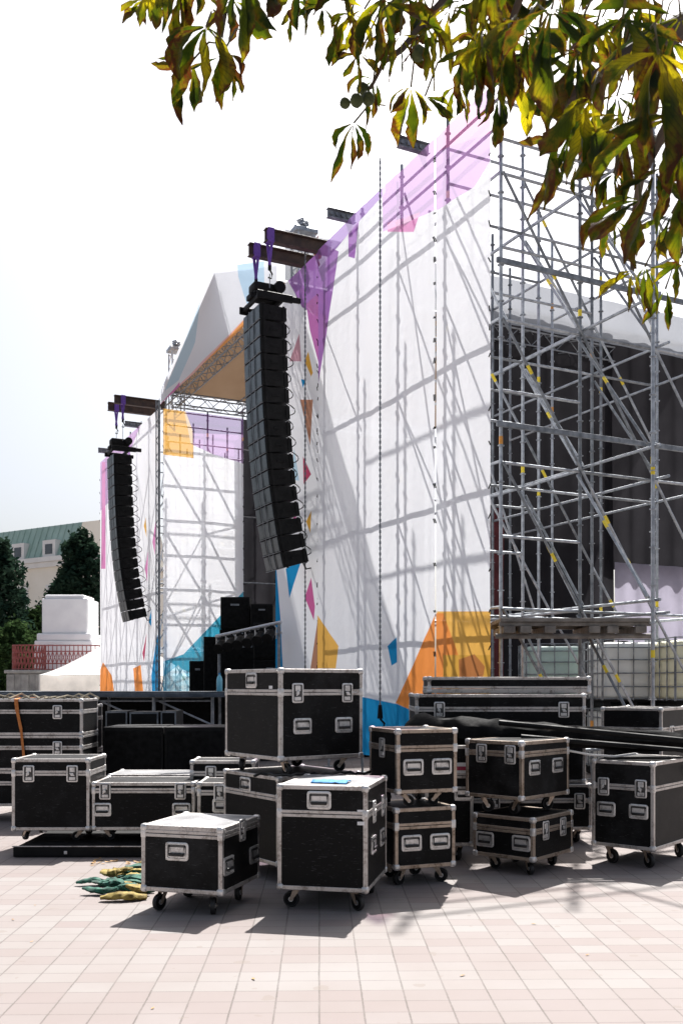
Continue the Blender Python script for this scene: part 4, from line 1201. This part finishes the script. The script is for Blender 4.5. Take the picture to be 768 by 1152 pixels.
# ---- IBC tanks
def ibc(label, x, y, z, rz, mat):
    t = thing('liquid_tank', label, 'tank', (x, y, z), R(rz), 'caged liquid tanks used as ballast')
    b = MB(); b.box((0, 0, .62), (.96, 1.12, .94), .07, 3); b.build('bottle', mat, t, smooth=True)
    b = MB(); b.cyl((0, 0, 1.06), (0, 0, 1.13), .09, 14); b.build('cap', M_black, t, smooth=True)
    b = MB(); r = .011
    xs = [-.5, -.25, 0, .25, .5]; ys = [-.6, -.3, 0, .3, .6]; zs = [.16, .36, .58, .80, 1.0, 1.13]
    for q in zs:
        b.cyl((-.5, -.6, q), (.5, -.6, q), r, 6); b.cyl((-.5, .6, q), (.5, .6, q), r, 6); b.cyl((-.5, -.6, q), (-.5, .6, q), r, 6); b.cyl((.5, -.6, q), (.5, .6, q), r, 6)
    for x_ in xs:
        for y_ in (-.612, .612): b.cyl((x_, y_, .14), (x_, y_, 1.14), r, 6)
    for y_ in ys:
        for x_ in (-.512, .512): b.cyl((x_, y_, .14), (x_, y_, 1.14), r, 6)
    b.build('cage', M_galv_dark, t, smooth=True)
    b = MB(); 
    for x_ in (-.42, 0, .42): b.box((x_, 0, .06), (.12, 1.18, .10), .008)
    b.box((0, 0, .125), (1.0, 1.2, .025), .004); b.build('pallet', M_black, t)
def tankmat(n, a, c): return simple(n, a, c, 1.5, .45, 0)
TW = tankmat('white_poly', (.62, .64, .62, 1), (.72, .73, .70, 1)); TY = tankmat('yellow_poly', (.62, .61, .42, 1), (.72, .70, .52, 1)); TG = tankmat('green_poly', (.36, .48, .44, 1), (.46, .58, .53, 1))
for k, (px, Y, mat, lab) in enumerate(((618, 18.3, TG, 'greenish'), (700, 16.6, TW, 'white'), (776, 15.8, TY, 'yellowish'))):
    for s_ in range(2):
        ibc('%s caged liquid tank behind the long cases, %s of its pair' % (lab, ('bottom', 'top')[s_]), PX(px, Y), Y, s_ * 1.155, math.degrees(_a) if False else 4 * (k - 1), mat)

# ================================================================== BACKGROUND LEFT
# mansion with green roof
def corner_dirs(a): return Vector((-math.sin(a), math.cos(a), 0)), Vector((math.cos(a), math.sin(a), 0))
bd = thing('old_building', 'cream building with green metal roof far behind the trees on the left', 'building', (PX(82, 92), 92, 0), R(57))
# local: +x runs right/back along the gable, -y... use +y as left/back direction
LB, WB = 34.0, 13.0
ze, zt = 13.3, 17.0
b = MB(); b.box2((0, 0, 0), (WB, LB, ze)); b.build('wall', M_wall, bd)
b = MB()
vs = [(0, 0, ze+.4), (0, LB, ze+.4), (1.2, LB, zt), (1.2, -.02, zt), (WB, 0, ze+.4), (WB, LB, ze+.4), (WB-1.2, LB, zt), (WB-1.2, -.02, zt)]
b.add(vs, [[0, 1, 2, 3], [4, 7, 6, 5], [3, 2, 6, 7]])
for k in range(40):
    y = .4 + k * .85
    b.cyl((-.02, y, ze+.45), (1.18, y, zt), .05, 4)
b.build('roof', M_roofgreen, bd)
b = MB(); b.add([(0, -.03, ze), (WB, -.03, ze), (WB-1.2, -.03, zt), (WB/2, -.03, zt+1.2), (1.2, -.03, zt)], [[0, 1, 2, 3, 4]]); b.add([(0, .3, ze), (WB, .3, ze), (WB-1.2, .3, zt), (WB/2, .3, zt+1.2), (1.2, .3, zt)], [[0, 1, 2, 3, 4]]); b.build('gable', M_wall, bd)
b = MB(); b.box2((-.5, -.5, ze), (-.02, LB, ze+.45)); b.box2((-.3, -.3, ze-.5), (-.02, LB, ze-.02)); b.box2((-.5, -.5, ze), (WB, -.05, ze+.42)); b.build('cornice', M_trimwhite, bd)
for k in range(6):
    y = 3.2 + k * 4.5
    b = MB(); b.box2((-.1, y - .9, ze+.5), (.95, y + .9, ze+2.1)); o_ = b.build('dormer', M_trimwhite, bd)
    b = MB(); b.box2((-.14, y - .5, ze+.75), (-.105, y + .5, ze+1.7)); b.build('pane', M_glass, o_)
for k in range(7):
    for z in (3.0, 7.8):
        y = 2.6 + k * 4.5
        b = MB()
        b.box2((-.14, y-1.0, z-.25), (-.003, y+1.0, z-.02)); b.box2((-.14, y-1.0, z+3.0), (-.003, y+1.0, z+3.3))
        for q in (-.85, .65): b.box2((-.12, y+q, z), (-.003, y+q+.2, z+2.99))
        b.box2((-.09, y-.03, z+.02), (-.003, y+.05, z+2.98)); b.box2((-.088, y-.65, z+1.9), (-.003, y+.65, z+2.0))
        o_ = b.build('window', M_trimwhite, bd)
        b = MB(); b.box2((-.06, y-.65, z), (-.004, y+.65, z+3.0)); b.build('pane', M_glass, o_)
for k in range(2):
    x = 3.5 + k * 5
    b = MB(); b.box2((x-.6, -.08, 7.8), (x+.6, -.003, 10.6)); b.build('window', M_glass, bd)

# podium, monument, red railing
pd = thing('stone_podium', 'low grey stone podium wall under the red railing on the left', 'podium', (PX(28, 44), 44, 0))
b = MB(); b.box2((-.8, 0, 0), (1.0, 3, 2.05), .03); b.box2((-.9, -.1, 2.05), (1.1, 3.1, 2.2), .03)
for x in (-.8, -.15, .5): b.box2((x, -.06, .1), (x + .35, -.003, 2.0), .02)
b.box2((1.01, .6, 0), (5.2, 3, 2.0), .03)
b.build('wall', M_stone, pd)
mo = thing('monument_pedestal', 'massive white stepped stone pedestal behind the red railing', 'monument', (PX(80, 47), 47, 0))
b = MB(); b.box2((-1.35, -1.3, 0), (1.35, 1.3, 3.6), .04); b.box2((-1.28, -1.22, 3.6), (1.28, 1.22, 3.95), .08, 2); b.build('base', M_white, mo)
b = MB(); b.box2((-1.08, -1.05, 3.953), (1.08, 1.05, 5.6), .06, 2); b.box2((-.98, -.95, 5.6), (.9, .95, 5.78), .08, 2); b.build('block', M_white, mo)
rl = thing('red_railing', 'dark red iron railing with lattice on top of the podium', 'railing', (PX(14, 44), 44, 2.2))
o = Vector(rl.location)
b = MB()
# curved basket part
cx = PX(31, 44.4) - o.x
for k in range(15):
    a = R(180 + 180 * k / 14)
    x = cx + .74 * math.cos(a); y = .7 + .6 * math.sin(a)
    b.cyl((x, y, 0), (x, y, 1.15), .03, 5)
    if k < 14:
        a2 = R(180 + 180 * (k+1) / 14); x2 = cx + .74 * math.cos(a2); y2 = .7 + .6 * math.sin(a2)
        for z in (.05, .3, .55, .8, 1.12): b.cyl((x, y, z), (x2, y2, z), .035, 5)
        b.cyl((x, y, .05), (x2, y2, .55), .03, 4); b.cyl((x, y, .8), (x2, y2, .3), .03, 4); b.cyl((x, y, .55), (x2, y2, 1.1), .03, 4)
b.build('curved_panel', M_redrail, rl)
b = MB()
x0 = PX(50, 44.3) - o.x; x1 = PX(112, 44.3) - o.x
for z in (.02, .30, .85, 1.12): b.cyl((x0, .3, z), (x1, .3, z), .028, 5)
n = 13
for k in range(n + 1):
    x = x0 + (x1 - x0) * k / n
    b.cyl((x, .3, 0), (x, .3, 1.15), .022, 5)
    if k < n:
        b.cyl((x, .3, .3), (x + (x1-x0)/n, .3, .85), .016, 4); b.cyl((x, .3, .85), (x + (x1-x0)/n, .3, .3), .016, 4)
b.build('straight_panel', M_redrail, rl)

# white tent
tn = thing('pagoda_tent', 'white pagoda tent with swept roof left of the far wing', 'tent', (PX(140, 43.5), 43.5, 0))
b = MB(); N = 14; H = 2.9
for i in range(N + 1):
    s_ = i / N; hw = H * (1 - s_) ; z = 1.95 + 1.95 * s_ ** 1.25
    hw = max(hw, .02)
    for (x, y) in ((-1, -1), (1, -1), (1, 1), (-1, 1)): b.v.append(Vector((x * hw, y * hw, z)))
for i in range(N):
    for k in range(4): b.f.append([4*i+k, 4*i+(k+1) % 4, 4*i+4+(k+1) % 4, 4*i+4+k]); b.m.append(0)
b.build('roof', drape_mat('tent_cloth', (.84, .84, .84, 1), .55), tn)
b = MB()
for (x, y, x2, y2) in ((-1, -1, 1, -1), (1, -1, 1, 1), (1, 1, -1, 1), (-1, 1, -1, -1)):
    b.add([(x*H, y*H, 1.93), (x2*H, y2*H, 1.93), (x2*H, y2*H, .03), (x*H, y*H, .03)], [[0, 1, 2, 3]])
b.build('side_wall', drape_mat('tent_wall', (.82, .78, .72, 1), .5), tn)
b = MB()
for x in (-1, 1):
    for y in (-1, 1): b.cyl((x*H*.99, y*H*.99, 0.004), (x*H*.99, y*H*.99, 1.95), .04, 6)
b.build('pole', M_trimwhite, tn)

# trees in the background
def leaf_mat(name, a, c):
    t = NT(name); p = t.geo(); df = t.n('BsdfDiffuse'); tl = t.n('BsdfTranslucent')
    col = t.ramp(t.noise(p, 1.4, 4), [(.35, a), (.65, c)])
    t.l(col, df.inputs[0]); t.l(col, tl.inputs[0]); m = t.n('MixShader'); m.inputs[0].default_value = .25
    t.l(df.outputs[0], m.inputs[1]); t.l(tl.outputs[0], m.inputs[2]); t.l(m.outputs[0], t.out.inputs[0]); return t.mat
M_con = leaf_mat('spruce_needles', (.012, .030, .022, 1), (.035, .060, .038, 1)); M_br = leaf_mat('shrub_leaves', (.025, .05, .02, 1), (.06, .10, .035, 1))
def bgtree(label, x, y, h, rad, mat, kind='conifer', n=5200, leaf=.16, nm='spruce_tree', zlow=.06, seed=1):
    r_ = random.Random(seed)
    t = thing(nm, label, 'tree', (x, y, 0))
    b = MB(); b.cyl((0, 0, 0), (0, 0, h * .9), rad * .09, 8, r2=.03); b.build('trunk', M_bark, t, smooth=True)
    b = MB()
    limbs = []
    nl = 46
    for k in range(nl):
        s_ = (k + .5) / nl; z = h * (zlow + (1 - zlow) * s_)
        if kind == 'conifer': R_ = rad * (1 - s_) ** .75 * r_.uniform(.65, 1.15) + .12
        else: R_ = rad * math.sin(math.pi * (.18 + .8 * s_)) ** .7 * r_.uniform(.7, 1.12)
        a = k * 2.4 + r_.uniform(-.4, .4)
        limbs.append((z, R_, a))
    for i in range(n):
        z, R_, a = r_.choice(limbs)
        f = r_.random() ** .55
        aa = a + r_.gauss(0, .32); rr = R_ * f
        q = Vector((math.cos(aa) * rr, math.sin(aa) * rr, z + (-.22 * rr if kind == 'conifer' else .25 * rr) + r_.gauss(0, .16 + .02 * h * .3)))
        if q.z < .1: q.z = .1
        d = Vector((r_.gauss(0, 1), r_.gauss(0, 1), r_.gauss(0, .7))).normalized(); e = d.cross(Vector((r_.gauss(0, 1), r_.gauss(0, 1), r_.gauss(0, 1)))).normalized()
        s_ = leaf * r_.uniform(.6, 1.5)
        b.add([q - d * s_, q + e * s_ * .45, q + d * s_, q - e * s_ * .45], [[0, 1, 2, 3]])
    b.build('crown', mat, t)
bgtree('dark spruce at the left edge of the picture', PX(-10, 52), 52, 9.3, 2.3, M_con, kind='round', n=12000, leaf=.17, seed=2)
bgtree('dark broad evergreen between the white pedestal and the far wing', PX(92, 57), 57, 10.2, 1.9, M_con, kind='round', n=9000, leaf=.17, nm='evergreen_tree', seed=4, zlow=.3)
bgtree('lower dark evergreen beside the pedestal, in front of the cream wall', PX(66, 58), 58, 7.4, 1.5, M_con, kind='round', n=4000, leaf=.16, nm='evergreen_tree', seed=5, zlow=.35)
bgtree('lower green shrub behind the red railing', PX(40, 53), 53, 5.4, 1.7, M_br, kind='round', n=4500, leaf=.14, nm='shrub', seed=6, zlow=.1)
bgtree('low green shrub at the foot of the spruce', PX(18, 48), 48, 4.4, 1.8, M_br, kind='round', n=4500, leaf=.13, nm='shrub', seed=8, zlow=.1)
bgtree('broad tree far behind the stage, between the wings', PX(285, 60), 60, 11.5, 4.0, M_br, kind='round', n=7000, leaf=.22, nm='broadleaf_tree', seed=9, zlow=.2)

# ================================================================== CHESTNUT BRANCH IN FRONT
def chestnut_mat():
    t = NT('chestnut_leaf'); uv = t.uv(); p = t.geo()
    sp = t.n('SeparateXYZ'); t.l(uv, sp.inputs[0])           # u across -1..1 (stored 0..1), v along 0..1
    ac = t.math('ABSOLUTE', t.math('MULTIPLY_ADD', sp.outputs[0], 2.0, -1.0))
    # side veins
    vv = t.math('MULTIPLY_ADD', sp.outputs[1], 13.0, t.math('MULTIPLY', ac, -2.6))
    vein = t.math('LESS_THAN', t.math('ABSOLUTE', t.math('SUBTRACT', t.math('FRACT', vv), .5)), .10)
    mid = t.math('LESS_THAN', ac, .05)
    big = t.noise(p, 5.5, 3); fine = t.noise(p, 42, 5, .7)
    col = t.ramp(big, [(.38, (.007, .013, .003, 1)), (.54, (.016, .026, .004, 1)), (.68, (.070, .065, .006, 1))])
    tcol = t.ramp(big, [(.40, (.020, .040, .002, 1)), (.53, (.11, .15, .003, 1)), (.69, (.80, .64, .012, 1))])
    edge = t.math('ADD', t.math('MULTIPLY', t.math('POWER', ac, 2.0), .20), t.math('MULTIPLY', sp.outputs[1], .20))
    rn = t.math('ADD', edge, t.math('ADD', t.math('MULTIPLY', fine, .55), t.math('MULTIPLY', t.noise(p, 14, 3), 1.0)))
    bm_ = t.math('MULTIPLY_ADD', rn, 8.0, -8.0, clamp=True)
    ym = t.math('MULTIPLY_ADD', rn, 5.0, -4.6, clamp=True)
    brown = t.mix(fine, (.018, .008, .004, 1), (.075, .028, .010, 1)); tbrown = t.mix(fine, (.03, .009, .003, 1), (.20, .055, .010, 1))
    col = t.mix(bm_, t.mix(t.math('MULTIPLY', ym, .6), col, (.10, .075, .006, 1)), brown)
    tcol = t.mix(bm_, t.mix(t.math('MULTIPLY', ym, .7), tcol, (.45, .27, .010, 1)), tbrown)
    vm = t.math('MULTIPLY', t.math('MAXIMUM', vein, mid), .55)
    tcol = t.mix(vm, tcol, (.05, .07, .004, 1))
    bs = t.n('BsdfPrincipled'); t.l(col, bs.inputs['Base Color']); bs.inputs['Roughness'].default_value = .55; bs.inputs['Specular IOR Level'].default_value = .22
    tl = t.n('BsdfTranslucent'); t.l(tcol, tl.inputs[0])
    nb = t.bump(t.math('ADD', t.math('MULTIPLY', vein, -1.0), t.math('MULTIPLY', fine, .5)), .35, .003)
    t.l(nb, bs.inputs['Normal'])
    m = t.n('MixShader'); m.inputs[0].default_value = .5; t.l(bs.outputs[0], m.inputs[1]); t.l(tl.outputs[0], m.inputs[2])
    t.l(m.outputs[0], t.out.inputs[0]); return t.mat
M_chest = chestnut_mat()
LV = MB(); LUV = []
rl_ = random.Random(21)
def leaflet(base, d, nrm, L, W):
    """obovate, folded, drooping, jagged leaflet"""
    d = d.normalized(); sd = d.cross(nrm).normalized(); nn = sd.cross(d).normalized()
    n = 14; p = Vector(base); droop = rl_.uniform(-.5, 2.4) / n; curl = rl_.uniform(-1.2, 1.4); fold = rl_.uniform(.1, 1.1); tw = rl_.uniform(-1.6, 1.6) / n
    b0 = len(LV.v); ph = rl_.uniform(0, 9)
    for i in range(n + 1):
        s_ = i / n
        w = W * (math.sin(math.pi * min(1, s_ ** 1.55 * .97 + .015)) ** .85)
        if s_ > .8: w *= 1 - ((s_ - .8) / .2) ** 2 * .55
        for j, c in enumerate((-1, -.5, 0, .5, 1)):
            jag = 1 + (.13 * math.sin(i * 2.1 + ph + c * 2) + rl_.uniform(-.20, .10)) * (abs(c) == 1)
            x = c * w * jag
            zz = abs(c) * w * fold + curl * (c * w) ** 2 / max(W, .001) + .10 * W * math.sin(i * 1.5 + c * 3 + ph)
            LV.v.append(p + sd * x * math.cos(fold * .6) + nn * zz)
            LUV.append((.5 + c * .5, s_))
        p = p + d * (L / n)
        # bend towards the ground
        dn = Vector((0, 0, -1)); ax = d.cross(dn)
        if ax.length > 1e-3:
            rm = Matrix.Rotation(min(droop, d.angle(dn) * .3) if droop > 0 else droop, 3, ax.normalized()); d = rm @ d; nn = rm @ nn; sd = rm @ sd
        rm = Matrix.Rotation(tw, 3, d); nn = rm @ nn; sd = rm @ sd
    for i in range(n):
        for j in range(4):
            k = b0 + i * 5 + j; LV.f.append([k, k+1, k+6, k+5]); LV.m.append(0)
TW_ = MB()
def compound(px, py, Y, ang, Lpx, nl=6, spread=150, fwd=None, pet=None):
    """palmate leaf whose leaflets leave one point; ang: image direction (0 = right, 90 = down)"""
    c = Vector((PX(px, Y), Y, PZ(py, Y))); L = .86 * rl_.uniform(.78, 1.12) * Lpx * Y / F
    ax = Vector((math.cos(R(ang)), 0, -math.sin(R(ang))))
    nrm = Vector((rl_.uniform(-.5, .5), rl_.choice((-1, 1)) * rl_.uniform(.4, 1), rl_.uniform(.2, .9))).normalized()
    for k in range(nl):
        s_ = (k / (nl - 1) - .5) if nl > 1 else 0
        a = ang + s_ * spread + rl_.uniform(-14, 14)
        d = Vector((math.cos(R(a)), rl_.uniform(-.45, .45), -math.sin(R(a))))
        ll = L * (1 - 1.0 * abs(s_) ** 1.6) * rl_.uniform(.7, 1.15)
        nk = (nrm + Vector((rl_.gauss(0, .7), rl_.gauss(0, .7), rl_.gauss(0, .6)))).normalized()
        if d.normalized().cross(nk).length < .2: nk = Vector((0.2, -1, .3)).normalized()
        leaflet(c + d.normalized() * .008, d, nk, ll, ll * rl_.uniform(.085, .145))
    # petiole goes up and right to its twig
    if pet is None: pet = (px + rl_.uniform(5, 45), py - rl_.uniform(35, 80))
    q = Vector((PX(pet[0], Y), Y + rl_.uniform(-.05, .15), PZ(pet[1], Y)))
    m = (c + q) / 2 + Vector((0, 0, .03))
    TW_.tube([c, m, q], .0028, 5)
LEAVES = [
 # left spray
 (272, -25, 2.3, 95, 135, 5, 90), (232, 30, 2.5, 105, 112, 6, 150), (185, -20, 2.4, 130, 75, 5, 100), (250, 62, 2.6, 85, 80, 6, 140), (205, -15, 2.6, 120, 105, 5, 110), (215, 70, 2.7, 120, 70, 5, 130), (300, -30, 2.4, 75, 70, 4, 90), (165, 0, 2.6, 150, 40, 4, 90), (262, 0, 2.7, 80, 90, 5, 130),
 # middle spray
 (335, -20, 2.6, 100, 68, 5, 120), (362, 5, 2.7, 110, 62, 5, 140), (330, 5, 2.8, 60, 40, 4, 140), (395, 15, 2.6, 100, 80, 6, 170), (430, 0, 2.5, 90, 95, 6, 160), (405, 60, 2.7, 110, 65, 6, 170), (398, 138, 2.8, 92, 72, 5, 110), (450, 40, 2.6, 100, 80, 6, 180), (462, 98, 2.7, 100, 68, 6, 150), (480, 30, 2.5, 80, 90, 6, 160), (420, 90, 2.8, 130, 52, 5, 140), (505, 10, 2.6, 90, 80, 6, 150), (478, 108, 2.8, 50, 55, 4, 90), (385, -15, 2.6, 120, 70, 5, 140), (515, 95, 2.8, 95, 60, 5, 120),
 # right mass
 (545, 20, 2.1, 95, 145, 5, 70), (530, 50, 2.4, 100, 100, 5, 110), (590, 25, 2.0, 110, 110, 6, 130), (575, 70, 2.3, 80, 75, 5, 120), (620, 10, 1.9, 80, 120, 6, 150), (560, 110, 2.6, 95, 60, 5, 110), (650, 60, 2.1, 115, 110, 6, 130), (700, 20, 1.8, 90, 140, 6, 170), (740, 60, 1.7, 110, 150, 6, 150), (665, 110, 1.9, 130, 130, 5, 75), (640, 150, 2.1, 125, 120, 4, 50), (700, 130, 1.9, 100, 120, 6, 150), (760, 130, 1.7, 105, 140, 6, 150), (720, 225, 2.0, 140, 100, 5, 95), (735, 195, 1.8, 85, 130, 5, 120), (690, 195, 2.4, 110, 70, 6, 150), (755, 240, 2.2, 95, 80, 5, 130), (712, 305, 2.5, 125, 62, 4, 80), (725, 300, 2.6, 70, 60, 5, 110), (748, 325, 2.6, 90, 62, 3, 40), (765, 290, 2.4, 90, 70, 4, 100), (650, 180, 2.3, 100, 60, 5, 140), (610, 60, 2.4, 120, 80, 5, 130), (670, 30, 2.3, 100, 100, 6, 170), (765, 20, 1.9, 120, 140, 6, 150), (775, 200, 2.0, 110, 120, 6, 150), (690, 250, 2.6, 100, 45, 5, 150), (640, 40, 2.6, 140, 70, 5, 140),
]
for a in LEAVES: compound(*a[:5], nl=a[5], spread=a[6])
for k in range(30):     # inner leaves of the dense part
    px = rl_.uniform(540, 800); py = rl_.uniform(-60, 60 + (px - 540) * .65)
    compound(px, py, rl_.uniform(2.0, 3.3), rl_.uniform(60, 130), rl_.uniform(60, 110), nl=rl_.choice((5, 6, 7)), spread=rl_.uniform(110, 180))
for k in range(9):
    px = rl_.uniform(370, 560); py = rl_.uniform(-70, 25)
    compound(px, py, rl_.uniform(2.4, 3.0), rl_.uniform(60, 130), rl_.uniform(55, 90), nl=5, spread=rl_.uniform(110, 170))
for k in range(4):
    px = rl_.uniform(150, 330); py = rl_.uniform(-90, -15)
    compound(px, py, rl_.uniform(2.4, 3.0), rl_.uniform(60, 130), rl_.uniform(50, 80), nl=5, spread=rl_.uniform(100, 150))
# the rest of the crown, above the picture: it shades the hanging leaves
for k in range(360):
    Y = rl_.uniform(2.9, 6.2); x = rl_.uniform(-2.2, 5.2)
    z = EYE + .70 * Y + .45 + rl_.uniform(0, 1.5)
    if x < -.4 and rl_.random() < .45: continue
    compound(384 + x * F / Y, HY - (z - EYE) * F / Y, Y, rl_.uniform(40, 140), rl_.uniform(.16, .24) * F / Y, nl=rl_.choice((5, 6, 7)), spread=rl_.uniform(150, 260))
tree = thing('chestnut_tree', 'horse chestnut with browning leaves hanging into the top of the picture', 'tree', (4.6, 2.8, 0))
o = Vector(tree.location)
me = bpy.data.meshes.new('crown'); NL = len(LV.v); NF = len(LV.f)
LV.v += TW_.v; LV.f += [[i + NL for i in f] for f in TW_.f]; LUV += [(.5, .2)] * len(TW_.v)
me.from_pydata([tuple(v - o) for v in LV.v], [], LV.f); me.materials.append(M_chest)
me.materials.append(simple('leaf_stalk_green', (.06, .055, .015, 1), (.10, .08, .02, 1), 20, .6))
me.polygons.foreach_set('material_index', [0] * NF + [1] * (len(LV.f) - NF))
ul = me.uv_layers.new(name='UVMap')
for lp in me.loops: ul.data[lp.index].uv = LUV[lp.vertex_index]
me.polygons.foreach_set('use_smooth', [True] * len(me.polygons))
link('crown', me, tree)
def limb(pts, r0, r1, nm='limb'):
    b = MB(); P = []
    pts = [Vector(p) for p in pts]
    for i in range(len(pts) - 1):
        for k in range(6): 
            q = pts[i].lerp(pts[i+1], k / 6); q += Vector((noise.noise(q * 3), noise.noise(q * 3 + Vector((5, 0, 0))), noise.noise(q * 3 + Vector((0, 7, 0))))) * .025; P.append(q - o)
    P.append(pts[-1] - o)
    b.tube(P, r0, 8, taper=r1); b.build(nm, M_bark, tree, smooth=True)
def pp(px, py, Y): return (PX(px, Y), Y, PZ(py, Y))
b = MB(); b.tube([(0, 0, 0), (.05, 0, 1.2), (-.05, .03, 2.6), (0, .05, 4.0), (.1, 0, 5.5)], .24, 14, taper=.12); b.build('trunk', M_bark, tree, smooth=True)
limb([(4.6, 2.8, 3.2), (3.0, 2.8, 4.2), pp(800, -90, 2.6), pp(560, -60, 2.7), pp(330, -70, 2.7), pp(200, -60, 2.6)], .07, .008)
limb([(4.6, 2.8, 3.4), (2.6, 2.4, 3.9), pp(820, 0, 2.2), pp(715, 60, 2.1), pp(640, 110, 2.1), pp(612, 135, 2.2)], .05, .005)
limb([pp(820, 0, 2.2), pp(760, 120, 2.2), pp(722, 200, 2.3), pp(716, 260, 2.5), pp(712, 302, 2.5)], .016, .004)
limb([pp(560, -60, 2.7), pp(500, -5, 2.7), pp(450, 50, 2.7), pp(428, 65, 2.7), pp(412, 100, 2.75)], .014, .004)
limb([pp(330, -70, 2.7), pp(280, -30, 2.6), pp(255, 20, 2.6), pp(250, 60, 2.6)], .010, .003)
limb([pp(600, -60, 2.3), pp(590, 0, 2.3), pp(565, 60, 2.4), pp(560, 105, 2.6)], .012, .004)
for (px, py, Y, r) in ((401, 113, 2.7, .018), (414, 111, 2.72, .018), (388, 116, 2.72, .015), (470, 60, 2.6, .02), (408, 100, 2.75, .018)):
    b = MB(); bb = bmesh.new(); bmesh.ops.create_icosphere(bb, subdivisions=3, radius=r)
    for v in bb.verts:
        v.co *= 1 + .10 * noise.noise(v.co * 160)
    b.bm(bb, Matrix.Translation(Vector(pp(px, py, Y)) - o)); b.build('fruit', M_fruit, tree, smooth=True)
